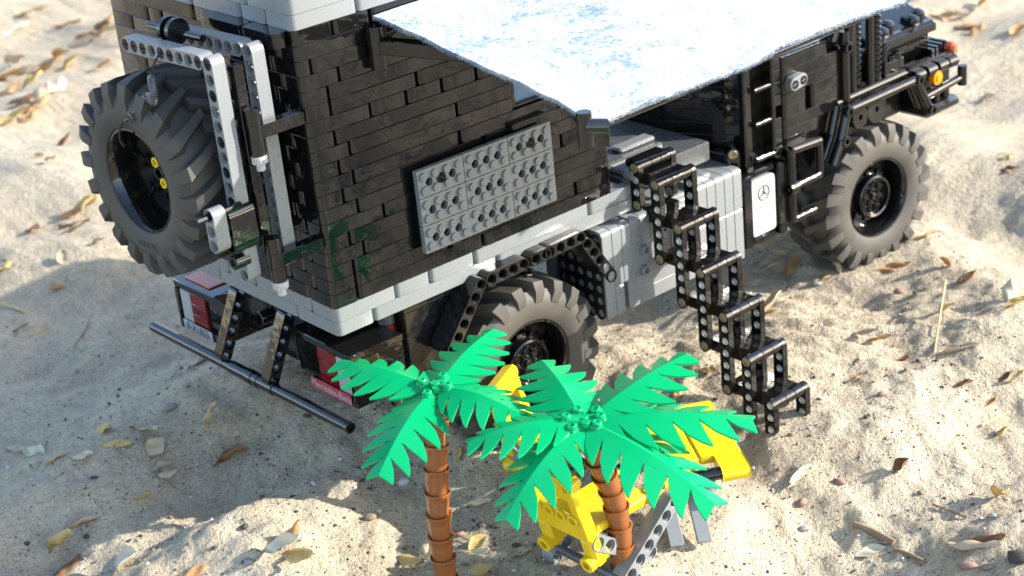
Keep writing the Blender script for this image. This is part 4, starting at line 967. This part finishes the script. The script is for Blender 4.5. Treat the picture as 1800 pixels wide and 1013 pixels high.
MARKS = [((-3, 22), 'behind the truck bumper bar'), ((0, 10), 'below the black bumper bar'), ((-12, 30), 'on the shaded bank behind the truck'), ((57, 0), 'by the front wheel'), ((40, -4), 'on the tyre prints past the stairs'), ((29, -14), 'beside the foot of the stairs'),
         ((0, -9), 'by the upright palm trunk'), ((8, -18), 'by the leaning palm trunk'), ((28, -28), 'by the grey twigs'), ((45, -18), 'near the upright grass stem'), ((62, -12), 'on the slope beyond the front wheel'), ((-10, 5), 'in the rut before the palms'),
         ((10, 70), 'on the sunny sand past the spare wheel'), ((25, 110), 'in the leaf litter behind the truck'), ((45, 160), 'in the far litter behind the truck'), ((110, 40), 'in the litter ahead of the truck'), ((85, 15), 'on the sand ahead of the bumper'), ((15, -5), 'beside the rear wheel')]
def leaf_label(c, L, cu, ti, x, y):
    big = 'large ' if L > 3.4 else ('small ' if L < 2.1 else '')
    shape = 'rolled ' if cu > 1.45 else ('curled ' if cu > .95 else 'flat ')
    col_ = {'yellow': 'yellow', 'tan': 'tan', 'orange': 'orange-brown', 'brown': 'dark brown', 'pale': 'cream'}[c]
    m_ = min(MARKS, key=lambda q_: (q_[0][0]-x)**2+(q_[0][1]-y)**2)[1]
    return big+shape+col_+' leaf '+('standing on edge ' if ti >= 40 else 'lying ')+m_
for k, (px, py, c, L, wd, cu, ti) in enumerate(LV):
    r = random.Random(k*7+1); x, y = at(px, py)
    me_ = leaf_mesh(k, L*(.82 if L < 5 else .6), wd*(1.05 if L < 5 else .8), cu, r.uniform(-.1, .35), LEAF[c])
    zr = r.uniform(-50, 50) if ti < 40 else r.uniform(0, 360)
    q_ = Matrix.Rotation(R_(zr-35), 3, 'Z') @ Matrix.Rotation(R_(-ti), 3, 'Y') @ Matrix.Rotation(R_(r.uniform(-25, 25)), 3, 'X')
    if r.random() < .35: q_ = q_ @ Matrix.Rotation(pi, 3, 'X')
    co_ = np.array([q_ @ vv.co for vv in me_.vertices]); lo = co_[:, 2].min()/U
    gzs = height(x+co_[:, 0]/U, y+co_[:, 1]/U); zz = float(np.percentile(gzs-co_[:, 2]/U, 88))
    o = put('dry_leaf', me_, None, (x, y, zz), q_)
    tag(o, leaf_label(c, L, cu, ti, x, y), 'leaf', c+' leaves on the sand')
def rock(seed, r0, mat, sx=1, sy=1, sz=.7):
    r = random.Random(seed); b = MB(); v, f = lathe([(0, -1), (.6, -.8), (.95, -.3), (1, .15), (.75, .65), (.35, .92), (0, 1)], 9)
    v = [(x*r0*sx*r.uniform(.8, 1.15), y*r0*sy*r.uniform(.8, 1.15), z*r0*sz*r.uniform(.85, 1.1)) for x, y, z in v]
    b.add(v, f); return b.mesh('pebble', mat, 50)
PB_ = [(805, 942, 'red', .55, 1.7), (650, 913, 'brown', .6, 1.8), (1410, 886, 'red', .55, 1.5), (1475, 850, 'red', .5, 1.8), (1412, 932, 'grey', .45, 2.0), (1700, 998, 'red', .6, 3.0), (1735, 1000, 'brown', .5, 2.6), (600, 715, 'grey', .55, 1.8), (540, 733, 'dark', .4, 2), (300, 718, 'grey', .65, 1.6), (710, 850, 'white', .6, 1.3),
        (437, 990, 'grey', .5, 1.3), (430, 928, 'dark', .4, 1.3), (1550, 695, 'red', .45, 1.4), (1523, 735, 'dark', .3, 1.4), (1435, 500, 'grey', .6, 1.4), (1790, 985, 'dark', 1.0, 1.6), (570, 605, 'red', .6, 1.5), (295, 720, 'grey', .5, 1.6), (1580, 515, 'red', .55, 1.5), (1690, 495, 'red', .5, 1.4), (152, 945, 'dark', .35, 1.2), (48, 957, 'dark', .3, 1.2), (538, 848, 'grey', .4, 1.8), (845, 925, 'dark', .4, 1.5), (907, 960, 'dark', .35, 1.5)]
for k, (px, py, c, r0, el) in enumerate(PB_):
    x, y = at(px, py); o = put('pebble', rock(k, r0*.72, STONE[c], el**.5, el**-.5*1.0), None, (x, y, H(x, y)+r0*.25), (0, 0, random.uniform(-70, 10)))
    m_ = min(MARKS, key=lambda q_: (q_[0][0]-x)**2+(q_[0][1]-y)**2)[1]
    tag(o, ('long ' if el > 1.65 else 'rounded ')+{'red': 'reddish pebble ', 'grey': 'grey pebble ', 'brown': 'smooth brown pebble ', 'white': 'whitish stone ', 'dark': 'dark crumb of bark '}[c]+m_, 'pebble' if c != 'dark' else 'bark crumb', c+' stones on the sand')
def straw(label, p0, p1, r, mat, lift=(0.2, 0.2), name='straw', sag=.3):
    x0, y0 = at(*p0); x1, y1 = at(*p1); a = Vector((x0, y0, H(x0, y0)+lift[0])); c = Vector((x1, y1, H(x1, y1)+lift[1])); m_ = (a+c)/2
    m_.z = max(m_.z-sag*.2, H(m_.x, m_.y)+r); m_ += Vector((.25*sag, .3*sag, 0))
    b = MB(); base = Vector((a.x, a.y, H(a.x, a.y)))
    b.path([q_-base for q_ in curvepts([a, m_, c], 10)], r, 7)
    o = put(name, b.mesh(name, mat), None, base); tag(o, label, name); return o
straw('long pale grass stem leaning upright in the sand', (1640, 640), (1662, 520), .09, STRAW, (0, 1.4))
straw('thick greyish twig lying on the sand', (1500, 925), (1572, 958), .26, TWIG, (.15, .15), 'twig')
straw('thin half-buried grey twig beyond the thick one', (1572, 968), (1625, 990), .17, TWIG, (.05, .05), 'twig')
straw('pale straw lying by the right bank of sand', (1725, 752), (1775, 728), .09, STRAW)
straw('thin curved brown root on the sand', (1640, 890), (1700, 912), .08, TWIG, (.15, .1), 'root')
straw('pale dry stalk lying by a tan leaf', (0, 537), (45, 552), .14, STRAW, (.3, .25))
straw('bent brown stem rising from the shaded sand', (142, 620), (165, 562), .08, TWIG, (0, .6), 'stem')
straw('tall bent stem behind the bumper', (130, 610), (160, 575), .06, TWIG, (0, .4), 'stem')
straw('thin dark stick near the camp chair', (795, 940), (845, 965), .05, TWIG, (.3, .1), 'stick')
# grit: far too many to count
b = MB(); r = random.Random(5)
base_v, base_f = lathe([(0, -1), (.9, -.2), (.7, .6), (0, 1)], 5)
gxs = []; 
for k in range(5200):
    while True:
        x = r.gauss(14, 24); y = r.gauss(-2, 24)
        if -40 < x < 85 and -48 < y < 90: break
    gxs.append((x, y))
G = np.array(gxs); HG = height(G[:, 0], G[:, 1]); grits = {}
for k, (x, y) in enumerate(gxs):
    s = min(.26, .06+r.expovariate(1/.035)); a = r.uniform(.7, 1.7); key = r.choice(['dark', 'brown', 'white', 'grey', 'brown', 'dark'])
    m_ = Matrix.Translation((x, y, HG[k]+s*.3)) @ Matrix.Rotation(r.uniform(0, 6.3), 4, 'Z') @ Matrix.Diagonal((s*a, s/a, s*.7, 1))
    grits.setdefault(key, MB()).add(base_v, base_f, m_)
for key, g in grits.items():
    o = put('grit', g.mesh('grit', STONE[key], 60), None, (0, 0, 0)); o['kind'] = 'stuff'; o['label'] = key+' grit scattered over the sand'; o['category'] = 'grit'
